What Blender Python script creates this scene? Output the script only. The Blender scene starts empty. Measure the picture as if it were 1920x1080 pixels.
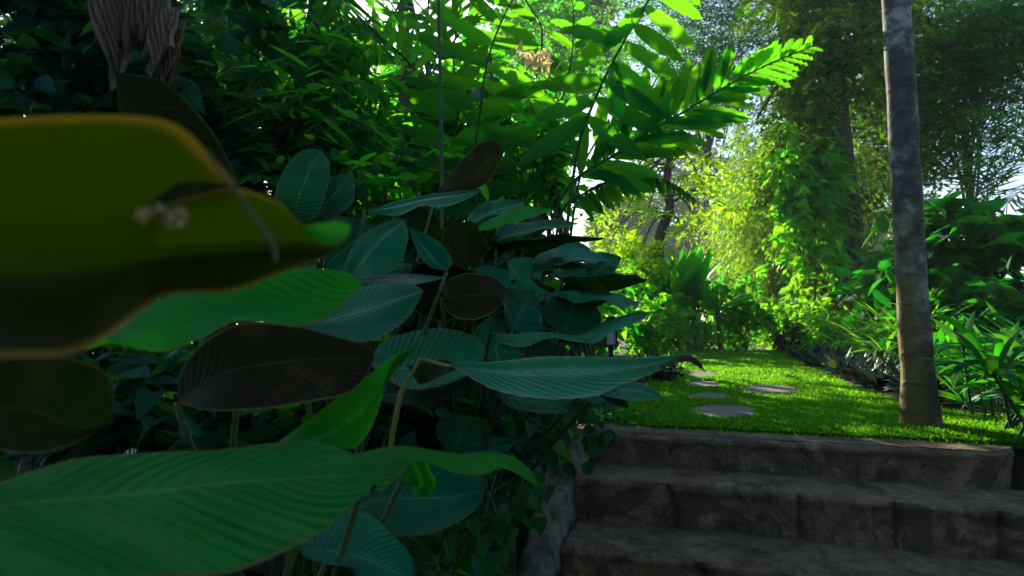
import bpy, math, random
import numpy as np
from mathutils import Vector, noise

rng = np.random.default_rng(11)
random.seed(5)
R = math.radians
scene = bpy.context.scene
COL = scene.collection

# ------------------------------------------------------------------ camera, sky, sun, exposure
F_PX = 1173.0                                   # focal length in pixels of the 1920 px wide photograph
PITCH = math.atan(70.0 / F_PX)
CAM_Z = 0.55
cam_d = bpy.data.cameras.new("camera")
cam_d.lens = F_PX / 1920.0 * 36.0
cam_d.clip_start = 0.02
cam_d.clip_end = 900.0
cam_d.dof.use_dof = True
cam_d.dof.focus_distance = 3.2
cam_d.dof.aperture_fstop = 4.0
cam = bpy.data.objects.new("camera", cam_d)
COL.objects.link(cam)
cam.location = (0, 0, CAM_Z)
cam.rotation_euler = (math.pi / 2 + PITCH, 0, 0)
scene.camera = cam

SUN_AZ, SUN_EL = R(-14.5), R(22.0)
world = bpy.data.worlds.new("World")
scene.world = world
world.use_nodes = True
wn = world.node_tree.nodes
sky = wn.new("ShaderNodeTexSky")
sky.sky_type = 'NISHITA'
sky.sun_disc = False
sky.sun_elevation = SUN_EL
sky.sun_rotation = SUN_AZ
sky.air_density = 1.0
sky.dust_density = 0.6
sky.ozone_density = 2.0
world.node_tree.links.new(sky.outputs[0], wn["Background"].inputs[0])
wn["Background"].inputs[1].default_value = 0.095
sun_d = bpy.data.lights.new("sun", 'SUN')
sun_d.energy = 5.0
sun_d.angle = R(0.5)
sun_d.color = (1.0, 0.90, 0.70)
sun = bpy.data.objects.new("sun", sun_d)
COL.objects.link(sun)
SUN_DIR = Vector((math.sin(SUN_AZ) * math.cos(SUN_EL), math.cos(SUN_AZ) * math.cos(SUN_EL), math.sin(SUN_EL)))
sun.rotation_euler = SUN_DIR.to_track_quat('Z', 'Y').to_euler()

vs = scene.view_settings
vs.view_transform = 'Standard'
vs.look = 'None'
vs.exposure = 1.6
vs.gamma = 1.0
cy = scene.cycles
cy.max_bounces = 7
cy.diffuse_bounces = 3
cy.glossy_bounces = 2
cy.transmission_bounces = 5
cy.transparent_max_bounces = 6
cy.sample_clamp_indirect = 4.0
cy.caustics_reflective = False
cy.caustics_refractive = False
try:
    cy.use_denoising = True
    cy.denoiser = 'OPENIMAGEDENOISE'
    cy.denoising_input_passes = 'RGB_ALBEDO_NORMAL'
except Exception:
    pass

# ------------------------------------------------------------------ helpers
def at(px, py, Y):
    """world point seen at pixel (px, py) of the photograph at distance Y in front of the camera"""
    x = (px - 960.0) / F_PX
    y = (540.0 - py) / F_PX
    d = np.array([x, math.cos(PITCH) - math.sin(PITCH) * y, math.sin(PITCH) + math.cos(PITCH) * y])
    return np.array([0, 0, CAM_Z]) + d * (Y / d[1])

def unit(v):
    v = np.asarray(v, float)
    return v / np.maximum(np.linalg.norm(v, axis=-1, keepdims=True), 1e-9)

def curve(P, n):
    """Catmull-Rom through P, n points evenly spaced along it"""
    P = np.asarray(P, float)
    if len(P) == 2:
        t = np.linspace(0, 1, n)[:, None]
        return P[0] * (1 - t) + P[1] * t
    Q = np.vstack([2 * P[0] - P[1], P, 2 * P[-1] - P[-2]])
    out = []
    for i in range(1, len(Q) - 2):
        t = np.linspace(0, 1, 24, endpoint=False)[:, None]
        a, b, c, d = Q[i - 1], Q[i], Q[i + 1], Q[i + 2]
        out.append(0.5 * (2 * b + (c - a) * t + (2 * a - 5 * b + 4 * c - d) * t ** 2 + (3 * b - a - 3 * c + d) * t ** 3))
    D = np.vstack(out + [P[-1:]])
    s = np.concatenate([[0], np.cumsum(np.linalg.norm(np.diff(D, axis=0), axis=1))])
    s /= max(s[-1], 1e-9)
    u = np.linspace(0, 1, n)
    return np.stack([np.interp(u, s, D[:, k]) for k in range(D.shape[1])], 1)

def empty_geo():
    return np.zeros((0, 3)), np.zeros((0, 4), int), np.zeros((0, 2))

def merge(geos):
    V, Q, U, o = [], [], [], 0
    for v, q, u in geos:
        V.append(v); Q.append(q + o); U.append(u); o += len(v)
    return np.vstack(V), np.vstack(Q), np.vstack(U)

def grid_faces(nu, nv):
    i, j = np.meshgrid(np.arange(nu - 1), np.arange(nv - 1), indexing='ij')
    a = (i * nv + j).ravel()
    return np.stack([a, a + 1, a + nv + 1, a + nv], 1)

def tube(P, rad, seg=8, cap=True):
    P = np.asarray(P, float)
    n = len(P)
    rad = np.broadcast_to(np.asarray(rad, float), (n,)) if np.ndim(rad) == 0 or len(np.atleast_1d(rad)) == n else np.interp(np.linspace(0, 1, n), np.linspace(0, 1, len(rad)), rad)
    T = unit(np.gradient(P, axis=0))
    ref = np.array([0.0, 1.0, 0.13]) if abs(T[0][2]) > 0.8 else np.array([0.0, 0.1, 1.0])
    A = unit(np.cross(T, ref)); B = np.cross(T, A)
    th = np.linspace(0, 2 * math.pi, seg + 1)
    V = P[:, None, :] + rad[:, None, None] * (np.cos(th)[None, :, None] * A[:, None, :] + np.sin(th)[None, :, None] * B[:, None, :])
    L = np.concatenate([[0], np.cumsum(np.linalg.norm(np.diff(P, axis=0), axis=1))])
    U = np.stack(np.broadcast_arrays((th / (2 * math.pi))[None, :], L[:, None]), -1)
    Q = grid_faces(n, seg + 1)
    V = V.reshape(-1, 3); U = U.reshape(-1, 2)
    if cap:
        c = len(V)
        V = np.vstack([V, P[-1:]]); U = np.vstack([U, [[.5, L[-1]]]])
        b = (n - 1) * (seg + 1)
        Q = np.vstack([Q, [[b + k, b + k + 1, c, c] for k in range(seg)]])
    return V, Q, U

def make_mesh(name, geo, mat, smooth=True):
    V, Q, U = geo
    Q = np.asarray(Q, int)
    tri = Q[:, 2] == Q[:, 3]
    me = bpy.data.meshes.new(name)
    counts = np.where(tri, 3, 4)
    starts = np.concatenate([[0], np.cumsum(counts)[:-1]])
    mask = np.ones(Q.shape, bool); mask[tri, 3] = False
    loops = Q[mask]
    me.vertices.add(len(V)); me.loops.add(len(loops)); me.polygons.add(len(Q))
    me.vertices.foreach_set("co", np.asarray(V, np.float32).ravel())
    me.loops.foreach_set("vertex_index", loops.astype(np.int32))
    me.polygons.foreach_set("loop_start", starts.astype(np.int32))
    me.polygons.foreach_set("loop_total", counts.astype(np.int32))
    me.polygons.foreach_set("use_smooth", np.full(len(Q), smooth))
    uv = me.uv_layers.new(name="UVMap")
    uv.data.foreach_set("uv", np.asarray(U, np.float32)[loops].ravel())
    me.update(calc_edges=True)
    me.validate()
    if mat is not None:
        me.materials.append(mat)
    return me

def thing(name, label, cat, loc=(0, 0, 0), group=None):
    o = bpy.data.objects.new(name, None)
    COL.objects.link(o)
    o.location = [float(x) for x in loc]
    o.empty_display_size = 0.1
    o["label"] = label; o["category"] = cat
    if group: o["group"] = group
    return o

def part(name, geo, mat, parent, smooth=True, label=None, org=None):
    V, Q, U = geo
    org = np.array(parent.location) if org is None else org
    o = bpy.data.objects.new(name, make_mesh(name, (V - org, Q, U), mat, smooth))
    COL.objects.link(o)
    o.parent = parent
    if label: o["label"] = label
    return o

def solo(name, geo, mat, label=None, cat=None, kind=None, group=None, smooth=True):
    o = bpy.data.objects.new(name, make_mesh(name, geo, mat, smooth))
    COL.objects.link(o)
    if label: o["label"] = label
    if cat: o["category"] = cat
    if kind: o["kind"] = kind
    if group: o["group"] = group
    return o

def dup(root, loc, rotz=0.0, scale=1.0, label=None, group=None):
    """a copy of a thing and of its parts and their sub-parts"""
    r = root.copy(); COL.objects.link(r)
    r.location = [float(x) for x in loc]; r.rotation_euler = (0, 0, rotz); r.scale = (scale,) * 3 if np.ndim(scale) == 0 else scale
    if label: r["label"] = label
    if group: r["group"] = group
    for ch in list(root.children):
        c = ch.copy(); COL.objects.link(c); c.parent = r
        for g in list(ch.children):
            d = g.copy(); COL.objects.link(d); d.parent = c
    return r

# ------------------------------------------------------------------ materials
class NT:
    def __init__(s, name):
        s.m = bpy.data.materials.new(name); s.m.use_nodes = True
        s.t = s.m.node_tree; s.n = s.t.nodes; s.n.clear()
        s.out = s.n.new("ShaderNodeOutputMaterial")
    def add(s, typ, **kw):
        n = s.n.new("ShaderNode" + typ)
        for k, v in kw.items(): setattr(n, k, v)
        return n
    def link(s, a, b): s.t.links.new(a, b)
    def val(s, sock, x):
        if hasattr(x, "is_linked") or isinstance(x, bpy.types.NodeSocket): s.link(x, sock)
        else: sock.default_value = x
    def math(s, op, a, b=0.0, c=None):
        n = s.add("Math", operation=op)
        s.val(n.inputs[0], a); s.val(n.inputs[1], b)
        if c is not None: s.val(n.inputs[2], c)
        return n.outputs[0]
    def mix(s, f, a, b, blend='MIX'):
        n = s.add("Mix", data_type='RGBA', blend_type=blend)
        s.val(n.inputs[0], f)
        s.val(n.inputs[6], a if not isinstance(a, tuple) else (*a, 1)); s.val(n.inputs[7], b if not isinstance(b, tuple) else (*b, 1))
        return n.outputs[2]
    def ramp(s, f, stops):
        n = s.add("ValToRGB")
        e = n.color_ramp.elements
        while len(e) < len(stops): e.new(0.5)
        for k, (p, c) in enumerate(stops):
            e[k].position = p; e[k].color = (*c, 1) if len(c) == 3 else c
        s.link(f, n.inputs[0]); return n.outputs[0]
    def noise(s, scale, detail=4, rough=.55, vec=None, dist=0.0):
        n = s.add("TexNoise"); n.inputs["Scale"].default_value = scale; n.inputs["Detail"].default_value = detail
        n.inputs["Roughness"].default_value = rough; n.inputs["Distortion"].default_value = dist
        if vec is not None: s.link(vec, n.inputs["Vector"])
        return n.outputs[0]

def leaf_mat(name, top, under=None, trans=(.12, .4, .02), rough=.4, tfac=.4, vein=None, bump=.3, var=.35, hue=.02, spec=.5, edge=None, blotch=0.0, midrib=.55):
    s = NT(name)
    uv = s.add("UVMap"); sep = s.add("SeparateXYZ"); s.link(uv.outputs[0], sep.inputs[0])
    geo = s.add("NewGeometry")
    v = s.math('ABSOLUTE', s.math('MULTIPLY_ADD', sep.outputs[0], 2.0, -1.0))
    u = sep.outputs[1]
    rnd = geo.outputs["Random Per Island"]
    oi = s.add("ObjectInfo")
    r2 = s.math('FRACT', s.math('ADD', rnd, oi.outputs["Random"]))
    r3 = s.math('FRACT', s.math('MULTIPLY', r2, 7.31))
    col = under if under else top
    base = s.mix(geo.outputs["Backfacing"], top, col)
    nrm = None
    if vein:
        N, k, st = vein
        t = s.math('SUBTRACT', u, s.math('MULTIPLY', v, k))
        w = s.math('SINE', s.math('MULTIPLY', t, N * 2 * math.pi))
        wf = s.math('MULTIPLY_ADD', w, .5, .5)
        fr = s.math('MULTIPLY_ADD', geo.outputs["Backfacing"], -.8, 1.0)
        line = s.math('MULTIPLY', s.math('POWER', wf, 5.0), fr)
        base = s.mix(s.math('MULTIPLY', line, st), base, s.mix(.35 if st < .8 else .6, base, (.012, .26, .11) if st < .8 else (.02, .42, .22)))  # strong setting: gloss highlights along the ribs painted into the vein colour
        midr = s.math('MULTIPLY', s.math('LESS_THAN', v, .022), fr)
        base = s.mix(s.math('MULTIPLY', midr, midrib), base, (.20, .32, .08))
        bp = s.add("Bump"); bp.inputs["Strength"].default_value = bump; bp.inputs["Distance"].default_value = .004
        s.link(s.math('MULTIPLY', wf, fr), bp.inputs["Height"]); nrm = bp.outputs[0]
    if edge:
        ew = .965 if midrib else .92
        em = s.math('MINIMUM', s.math('MAXIMUM', s.math('MULTIPLY_ADD', v, 1 / (1 - ew), -ew / (1 - ew)), 0.0), 1.0)
        if midrib: em = s.math('GREATER_THAN', v, ew)
        base = s.mix(em, base, edge)
    if blotch:
        tc = s.add("TexCoord")
        nz = s.noise(9.0, 3, .6, tc.outputs["Object"])
        base = s.mix(s.math('MULTIPLY', s.math('SMOOTH_MIN', s.math('MAXIMUM', s.math('MULTIPLY_ADD', nz, 4.0, -2.2), 0.0), 1.0, .1), blotch), base, (.16, .11, .03))
    if vein and spec < .49:
        tc2 = s.add("TexCoord")
        nb = s.noise(7.0, 5, .6, tc2.outputs["Object"], .6); nf = s.noise(60.0, 3, .6, tc2.outputs["Object"])
        fac = s.math('ADD', s.math('MULTIPLY_ADD', nb, 1.1, .25), s.math('MULTIPLY_ADD', nf, .5, -.1))
        cmb = s.add("CombineXYZ")
        for q in range(3): s.link(fac, cmb.inputs[q])
        base = s.mix(1.0, base, cmb.outputs[0], 'MULTIPLY')
    hsv = s.add("HueSaturation")
    s.link(base, hsv.inputs["Color"])
    s.link(s.math('MULTIPLY_ADD', r3, 2 * hue, .5 - hue), hsv.inputs["Hue"])
    s.link(s.math('MULTIPLY_ADD', r2, 2 * var, 1 - var), hsv.inputs["Value"])
    p = s.add("BsdfPrincipled")
    s.link(hsv.outputs[0], p.inputs["Base Color"])
    p.inputs["Roughness"].default_value = rough
    s.link(s.math('MULTIPLY_ADD', geo.outputs["Backfacing"], -.8 * spec, spec), p.inputs["Specular IOR Level"])
    p.inputs["IOR"].default_value = 1.38
    p.inputs["Specular Tint"].default_value = (.30, 1.0, .75, 1)
    tr = s.add("BsdfTranslucent")
    h2 = s.add("HueSaturation"); h2.inputs["Color"].default_value = (*trans, 1)
    s.link(s.math('MULTIPLY_ADD', r3, 2 * hue, .5 - hue), h2.inputs["Hue"])
    s.link(s.math('MULTIPLY_ADD', r2, 2 * var, 1 - var), h2.inputs["Value"])
    tcol = h2.outputs[0]
    if vein:
        tcol = s.mix(s.math('MULTIPLY', line, st * .5), tcol, s.mix(.5, tcol, (.02, .06, .005)))
    if edge and not midrib: tcol = s.mix(em, tcol, (.62, .34, .02))  # wide edge band: orange rim light painted into the translucent colour
    s.link(tcol, tr.inputs["Color"])
    if nrm is not None:
        s.link(nrm, p.inputs["Normal"])
    mx = s.add("MixShader"); mx.inputs[0].default_value = tfac
    s.link(p.outputs[0], mx.inputs[1]); s.link(tr.outputs[0], mx.inputs[2])
    s.link(mx.outputs[0], s.out.inputs[0])
    return s.m

def rough_mat(name, c1, c2, scale=8, c3=None, s3=2.0, t3=(.5, .6), rough=.9, bump=.5, bdist=.01, extra=None, stretch=None):
    """a mottled surface: two tones by noise, a third in patches, fine bump"""
    s = NT(name)
    tc = s.add("TexCoord"); vec = tc.outputs["Object"]
    if stretch:
        mp = s.add("Mapping"); mp.inputs["Scale"].default_value = stretch; s.link(vec, mp.inputs[0]); vec = mp.outputs[0]
    n1 = s.noise(scale, 8, .65, vec)
    col = s.ramp(n1, [(.3, c1), (.7, c2)])
    if c3:
        n2 = s.noise(s3, 6, .6, vec, .4)
        col = s.mix(s.ramp(n2, [(t3[0], (0, 0, 0)), (t3[1], (1, 1, 1))]), col, c3)
    p = s.add("BsdfPrincipled"); p.inputs["Roughness"].default_value = rough
    p.inputs["Specular IOR Level"].default_value = .25
    s.link(col, p.inputs["Base Color"])
    n3 = s.noise(scale * 6, 8, .7, vec)
    bp = s.add("Bump"); bp.inputs["Strength"].default_value = bump; bp.inputs["Distance"].default_value = bdist
    s.link(s.math('ADD', n3, n1), bp.inputs["Height"]); s.link(bp.outputs[0], p.inputs["Normal"])
    s.link(p.outputs[0], s.out.inputs[0])
    return s.m

def plain_mat(name, c, rough=.6, metal=0.0):
    return rough_mat(name, tuple(x * .8 for x in c), tuple(min(1, x * 1.15) for x in c), 6, rough=rough, bump=.15, bdist=.002)

M = {}
UNDER = (.020, .011, .004)
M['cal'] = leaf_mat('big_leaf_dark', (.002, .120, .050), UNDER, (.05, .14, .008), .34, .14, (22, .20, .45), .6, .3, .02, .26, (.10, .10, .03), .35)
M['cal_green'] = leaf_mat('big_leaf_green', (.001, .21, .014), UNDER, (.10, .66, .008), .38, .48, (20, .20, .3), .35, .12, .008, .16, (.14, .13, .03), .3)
M['cal_olive'] = leaf_mat('big_leaf_olive', (.03, .16, .04), (.022, .018, .002), (.10, .155, .002), .5, .38, (16, .20, .03), .05, .05, .005, .3, (.30, .20, .03), 0.0, .0)  # edge colour carries a painted rim glow
M['cal_rib'] = leaf_mat('ribbed_leaf', (.002, .16, .055), UNDER, (.05, .24, .010), .24, .15, (19, .32, .9), 1.0, .05, .005, .38, (.20, .16, .05), .2)  # pale rib stripes double as painted gloss highlights
M['vine_dark'] = leaf_mat('vine_leaf', (.004, .065, .045), (.01, .05, .03), (.06, .36, .02), .36, .30, (6, .25, .2), .2, .4, .02)
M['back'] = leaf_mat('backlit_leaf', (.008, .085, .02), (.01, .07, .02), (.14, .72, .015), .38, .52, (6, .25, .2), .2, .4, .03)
M['ginger'] = leaf_mat('ginger_leaf', (.006, .10, .018), (.008, .08, .018), (.17, .66, .010), .36, .50, (26, .12, .75), .35, .2, .012)
M['palm'] = leaf_mat('palm_leaf', (.008, .08, .022), (.012, .06, .02), (.16, .66, .02), .36, .48, (2, .0, .1), .3, .35, .03)
M['bamboo'] = leaf_mat('bamboo_leaf', (.05, .13, .010), (.05, .11, .015), (.28, .55, .015), .5, .48, None, .2, .45, .03)
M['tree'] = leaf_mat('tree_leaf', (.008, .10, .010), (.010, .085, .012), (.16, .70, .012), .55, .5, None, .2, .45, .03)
M['olive'] = leaf_mat('olive_vine_leaf', (.022, .085, .008), (.02, .07, .01), (.24, .52, .010), .5, .42, None, .2, .5, .035)
M['deep'] = leaf_mat('deep_green_leaf', (.006, .085, .012), (.008, .07, .014), (.05, .40, .012), .5, .40, (6, .25, .2), .2, .4, .02, .25)  # darker than tree_leaf: shade on the right-hand shrubs put into the colour
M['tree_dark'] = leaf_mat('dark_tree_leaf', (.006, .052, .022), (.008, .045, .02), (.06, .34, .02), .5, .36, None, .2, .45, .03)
M['feather'] = leaf_mat('feathery_leaf', (.010, .085, .020), (.010, .07, .02), (.13, .50, .02), .55, .45, None, .2, .5, .04)
M['far'] = leaf_mat('far_leaf', (.03, .09, .03), None, (.20, .42, .05), .6, .4, None, .2, .5, .03)
M['yellow'] = leaf_mat('yellow_leaf', (.10, .22, .008), None, (.45, .80, .010), .45, .55, None, .2, .3, .02)
M['bush'] = leaf_mat('bush_leaf', (.02, .16, .010), None, (.28, .80, .012), .45, .5, (5, .25, .15), .2, .4, .03)
M['strap'] = leaf_mat('strap_leaf', (.008, .115, .016), None, (.13, .66, .012), .5, .48, (3, 0, .1), .3, .35, .02, .25)
M['strap_deep'] = leaf_mat('deep_strap_leaf', (.006, .10, .014), None, (.08, .48, .012), .5, .42, (3, 0, .1), .3, .35, .02, .22)
M['varieg'] = leaf_mat('striped_leaf', (.03, .19, .02), None, (.24, .72, .02), .5, .45, (3, 0, .1), .3, .4, .03, .25)
M['brom'] = leaf_mat('bromeliad_leaf', (.008, .060, .046), (.05, .020, .026), (.10, .14, .04), .48, .18, None, .2, .5, .04, .25)
M['purple'] = leaf_mat('purple_leaf', (.018, .025, .04), (.04, .015, .03), (.10, .06, .08), .4, .15, None, .2, .5, .03)
M['ivy'] = leaf_mat('ivy_leaf', (.004, .10, .032), (.01, .08, .03), (.08, .45, .02), .38, .3, (5, .3, .2), .2, .4, .02)
M['grass'] = leaf_mat('grass_blade', (.022, .155, .008), None, (.22, .60, .007), .5, .46, None, .2, .4, .03)
M['dry'] = leaf_mat('dry_leaf', (.17, .115, .078), None, (.35, .25, .14), .7, .25, (3, 0, .3), .3, .3, .01)
M['drygold'] = leaf_mat('golden_dry_leaf', (.80, .60, .36), None, (.85, .62, .30), .7, .4, None, .3, .3, .01)  # golden dry tone, raised so the sprig's petals look sunlit
M['stalk'] = rough_mat('stalk', (.02, .06, .02), (.05, .10, .03), 20, rough=.5, bump=.1, bdist=.002)
M['stalk_gold'] = rough_mat('golden_stalk', (.13, .16, .02), (.20, .18, .03), 20, rough=.5, bump=.1, bdist=.002)
M['bark'] = rough_mat('bark', (.03, .024, .018), (.09, .075, .06), 9, bump=.7, bdist=.02, stretch=(1, 1, .3))
M['bark_grey'] = rough_mat('grey_bark', (.05, .045, .04), (.16, .15, .13), 9, (.05, .09, .03), 2.0, (.5, .65), bump=.6, bdist=.01)
M['soil'] = rough_mat('soil', (.012, .009, .006), (.045, .032, .02), 6, (.05, .04, .018), 1.3, (.5, .65), bump=.8, bdist=.03)
M['lawn'] = rough_mat('lawn_turf', (.012, .045, .006), (.03, .10, .012), 14, (.05, .04, .015), .9, (.60, .72), bump=.8, bdist=.02)
M['flag'] = rough_mat('flagstone', (.10, .095, .08), (.26, .24, .20), 6, (.05, .065, .03), 2.5, (.5, .7), bump=.6, bdist=.01, stretch=(.5, 2.5, 1))
M['wallstone'] = rough_mat('rough_mortar', (.05, .045, .035), (.34, .32, .27), 16, (.03, .045, .02), 5, (.48, .62), bump=1.0, bdist=.02)
M['black'] = plain_mat('black_metal', (.012, .012, .015), .4)
M['white'] = plain_mat('white_paint', (.75, .76, .78), .5)
M['roof'] = rough_mat('roof_tile', (.12, .06, .04), (.26, .14, .10), 12, bump=.5)

def glass_mat():
    s = NT('lantern_glass')
    p = s.add("BsdfPrincipled"); p.inputs["Base Color"].default_value = (.35, .40, .5, 1); p.inputs["Roughness"].default_value = .25
    s.link(p.outputs[0], s.out.inputs[0]); return s.m
M['glass'] = glass_mat()

def step_mat():
    """worn cement over stone blocks, gritty, stained, mossy on the risers"""
    s = NT('step_stone')
    uv = s.add("UVMap"); sep = s.add("SeparateXYZ"); s.link(uv.outputs[0], sep.inputs[0])
    tc = s.add("TexCoord"); vec = tc.outputs["Object"]
    n1 = s.noise(4.5, 9, .72, vec, .3); n2 = s.noise(55, 5, .75, vec); n3 = s.noise(4.2, 8, .68, vec, .8); n4 = s.noise(140, 2, .6, vec); n5 = s.noise(16, 6, .7, vec, .5)
    col = s.ramp(n1, [(.32, (.060, .040, .026)), (.48, (.17, .120, .080)), (.60, (.25, .185, .125)), (.74, (.40, .31, .22))])
    col = s.mix(s.math('MULTIPLY', s.ramp(n5, [(.36, (1, 1, 1)), (.44, (0, 0, 0))]), .55), col, (.045, .034, .026))
    col = s.mix(s.math('MULTIPLY', s.ramp(n5, [(.60, (0, 0, 0)), (.66, (1, 1, 1))]), .45), col, (.40, .36, .30))
    grit = s.add("CombineXYZ")
    gf = s.math('MULTIPLY_ADD', n4, 1.1, s.math('MULTIPLY_ADD', n2, 1.3, -.2))
    for q in range(3): s.link(gf, grit.inputs[q])
    col = s.mix(.75, col, grit.outputs[0], 'MULTIPLY')
    riser = s.math('LESS_THAN', sep.outputs[1], .0)
    moss = s.math('MULTIPLY', s.ramp(n3, [(.50, (0, 0, 0)), (.58, (1, 1, 1))]), s.math('MULTIPLY_ADD', riser, .42, .22))
    col = s.mix(moss, col, (.024, .036, .008))
    at_ = s.add("Attribute", attribute_name='joint'); crack = s.math('MULTIPLY', at_.outputs["Fac"], .6)
    col = s.mix(crack, col, (.015, .012, .010))
    p = s.add("BsdfPrincipled"); p.inputs["Roughness"].default_value = .93; p.inputs["Specular IOR Level"].default_value = .2
    s.link(col, p.inputs["Base Color"])
    bp = s.add("Bump"); bp.inputs["Strength"].default_value = 1.0; bp.inputs["Distance"].default_value = .014
    s.link(s.math('SUBTRACT', s.math('ADD', n2, s.math('MULTIPLY_ADD', n5, 1.6, n1)), crack), bp.inputs["Height"]); s.link(bp.outputs[0], p.inputs["Normal"])
    s.link(p.outputs[0], s.out.inputs[0]); return s.m
M['step'] = step_mat()

def trunk_mat():
    """smooth grey palm-like trunk: brown stains, pale lichen patches, moss low on the left painted sunlit gold, faint rings"""
    s = NT('pale_trunk')
    tc = s.add("TexCoord"); vec = tc.outputs["Object"]
    n1 = s.noise(7, 8, .65, vec, .3); n2 = s.noise(30, 6, .7, vec); n3 = s.noise(3.0, 5, .6, vec, .4)
    col = s.ramp(n1, [(.32, (.040, .040, .036)), (.50, (.100, .102, .092)), (.60, (.24, .29, .26)), (.78, (.42, .50, .46))])
    col = s.mix(s.math('MULTIPLY', s.ramp(n2, [(.4, (1, 1, 1)), (.5, (0, 0, 0))]), .5), col, (.05, .045, .04))
    sep = s.add("SeparateXYZ"); s.link(vec, sep.inputs[0])
    low = s.math('SUBTRACT', 1.0, s.math('MINIMUM', s.math('MAXIMUM', s.math('MULTIPLY_ADD', sep.outputs[2], .9, -.15), 0.0), 1.0))
    left = s.math('MINIMUM', s.math('MAXIMUM', s.math('MULTIPLY_ADD', sep.outputs[0], -12.0, .2), 0.0), 1.0)
    moss = s.math('MULTIPLY', s.math('MULTIPLY', low, left), s.math('MULTIPLY_ADD', n3, 1.0, .3))
    col = s.mix(moss, col, (.30, .24, .010))  # moss, its gold brightened to paint in the sun on this side
    col = s.mix(s.math('MULTIPLY', low, .55), col, (.07, .05, .03))
    ring = s.math('POWER', s.math('MULTIPLY_ADD', s.math('SINE', s.math('MULTIPLY_ADD', sep.outputs[2], 42.0, s.math('MULTIPLY', n3, 9.0))), .5, .5), 14.0)
    col = s.mix(s.math('MULTIPLY', ring, .35), col, (.06, .05, .045))
    p = s.add("BsdfPrincipled"); p.inputs["Roughness"].default_value = .85; p.inputs["Specular IOR Level"].default_value = .25
    s.link(col, p.inputs["Base Color"])
    bp = s.add("Bump"); bp.inputs["Strength"].default_value = .5; bp.inputs["Distance"].default_value = .006
    s.link(s.math('ADD', n2, ring), bp.inputs["Height"]); s.link(bp.outputs[0], p.inputs["Normal"])
    s.link(p.outputs[0], s.out.inputs[0]); return s.m
M['trunk'] = trunk_mat()

# ------------------------------------------------------------------ leaf generators
def sheet(rows3d, vvals, nu=90, nv=18, corr=0.0, ncorr=22, side=None, und=0.0, seed=0, kph=.20):
    """a leaf skin lofted through rows of 3-D points (edge .. midrib .. edge)"""
    rows = np.array([curve(r, nu) for r in rows3d])                 # (k, nu, 3)
    k = len(rows)
    vv = np.linspace(0, 1, nv)
    vin = np.linspace(0, 1, k)
    G = np.zeros((nu, nv, 3))
    for i in range(nu):
        c = rows[:, i]
        if k == 2:
            G[i] = c[0] * (1 - vv[:, None]) + c[1] * vv[:, None]
        else:
            Q = np.vstack([2 * c[0] - c[1], c, 2 * c[-1] - c[-2]])
            seg = np.minimum((vv * (k - 1)).astype(int), k - 2)
            t = (vv * (k - 1) - seg)[:, None]
            a, b, cc, d = Q[seg], Q[seg + 1], Q[seg + 2], Q[seg + 3]
            G[i] = 0.5 * (2 * b + (cc - a) * t + (2 * a - 5 * b + 4 * cc - d) * t ** 2 + (3 * b - a - 3 * cc + d) * t ** 3)
    v = np.interp(vv, vin, vvals)                                   # -1 .. 1 across the blade
    u = np.linspace(0, 1, nu)
    Tu = np.gradient(G, axis=0); Tv = np.gradient(G, axis=1)
    N = unit(np.cross(Tu, Tv))
    if corr or und:
        wid = np.linalg.norm(G[:, -1] - G[:, 0], axis=1); wid = np.minimum(1, wid / (wid.max() * .5))
        if side == 'under': corr = corr * .3
        ph = u[:, None] - kph * np.abs(v)[None, :]
        d = corr * np.sin(ncorr * 2 * math.pi * ph) * (np.minimum(1, np.abs(v) * 3) * (1 - .85 * np.abs(v) ** 4))[None, :] * wid[:, None]
        d = d + und * np.sin(2 * math.pi * (u[:, None] * 2.3 + seed * .37 + .2 * np.sign(v)[None, :])) * (v ** 2)[None, :] * wid[:, None]
        G = G + N * d[..., None]
    Q = grid_faces(nu, nv)
    if side:
        tocam = np.array([0, 0, CAM_Z]) - G
        f = np.mean(np.sum(N * tocam, axis=-1))
        # grid_faces winds so that its normal is cross(Tv, Tu)... = -N
        facing_cam = (-f) > 0
        if facing_cam != (side == 'top'):
            Q = Q[:, ::-1]
    U = np.stack(np.broadcast_arrays(v[None, :] * .5 + .5, u[:, None]), -1)
    return G.reshape(-1, 3), Q, U.reshape(-1, 2)

def hero(rows, vvals=(-1, 0, 1), side='top', corr=.0025, ncorr=22, nu=100, nv=41, und=0.0, kph=.20):
    return sheet([[at(*p) for p in r] for r in rows], vvals, nu, nv, corr, ncorr, side, und, 0, kph)

def prof(u, point=.8, fat=.62):
    return np.sin(math.pi * np.clip(u, 0, 1) ** point) ** fat * (1 - .45 * u ** 7)

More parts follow.
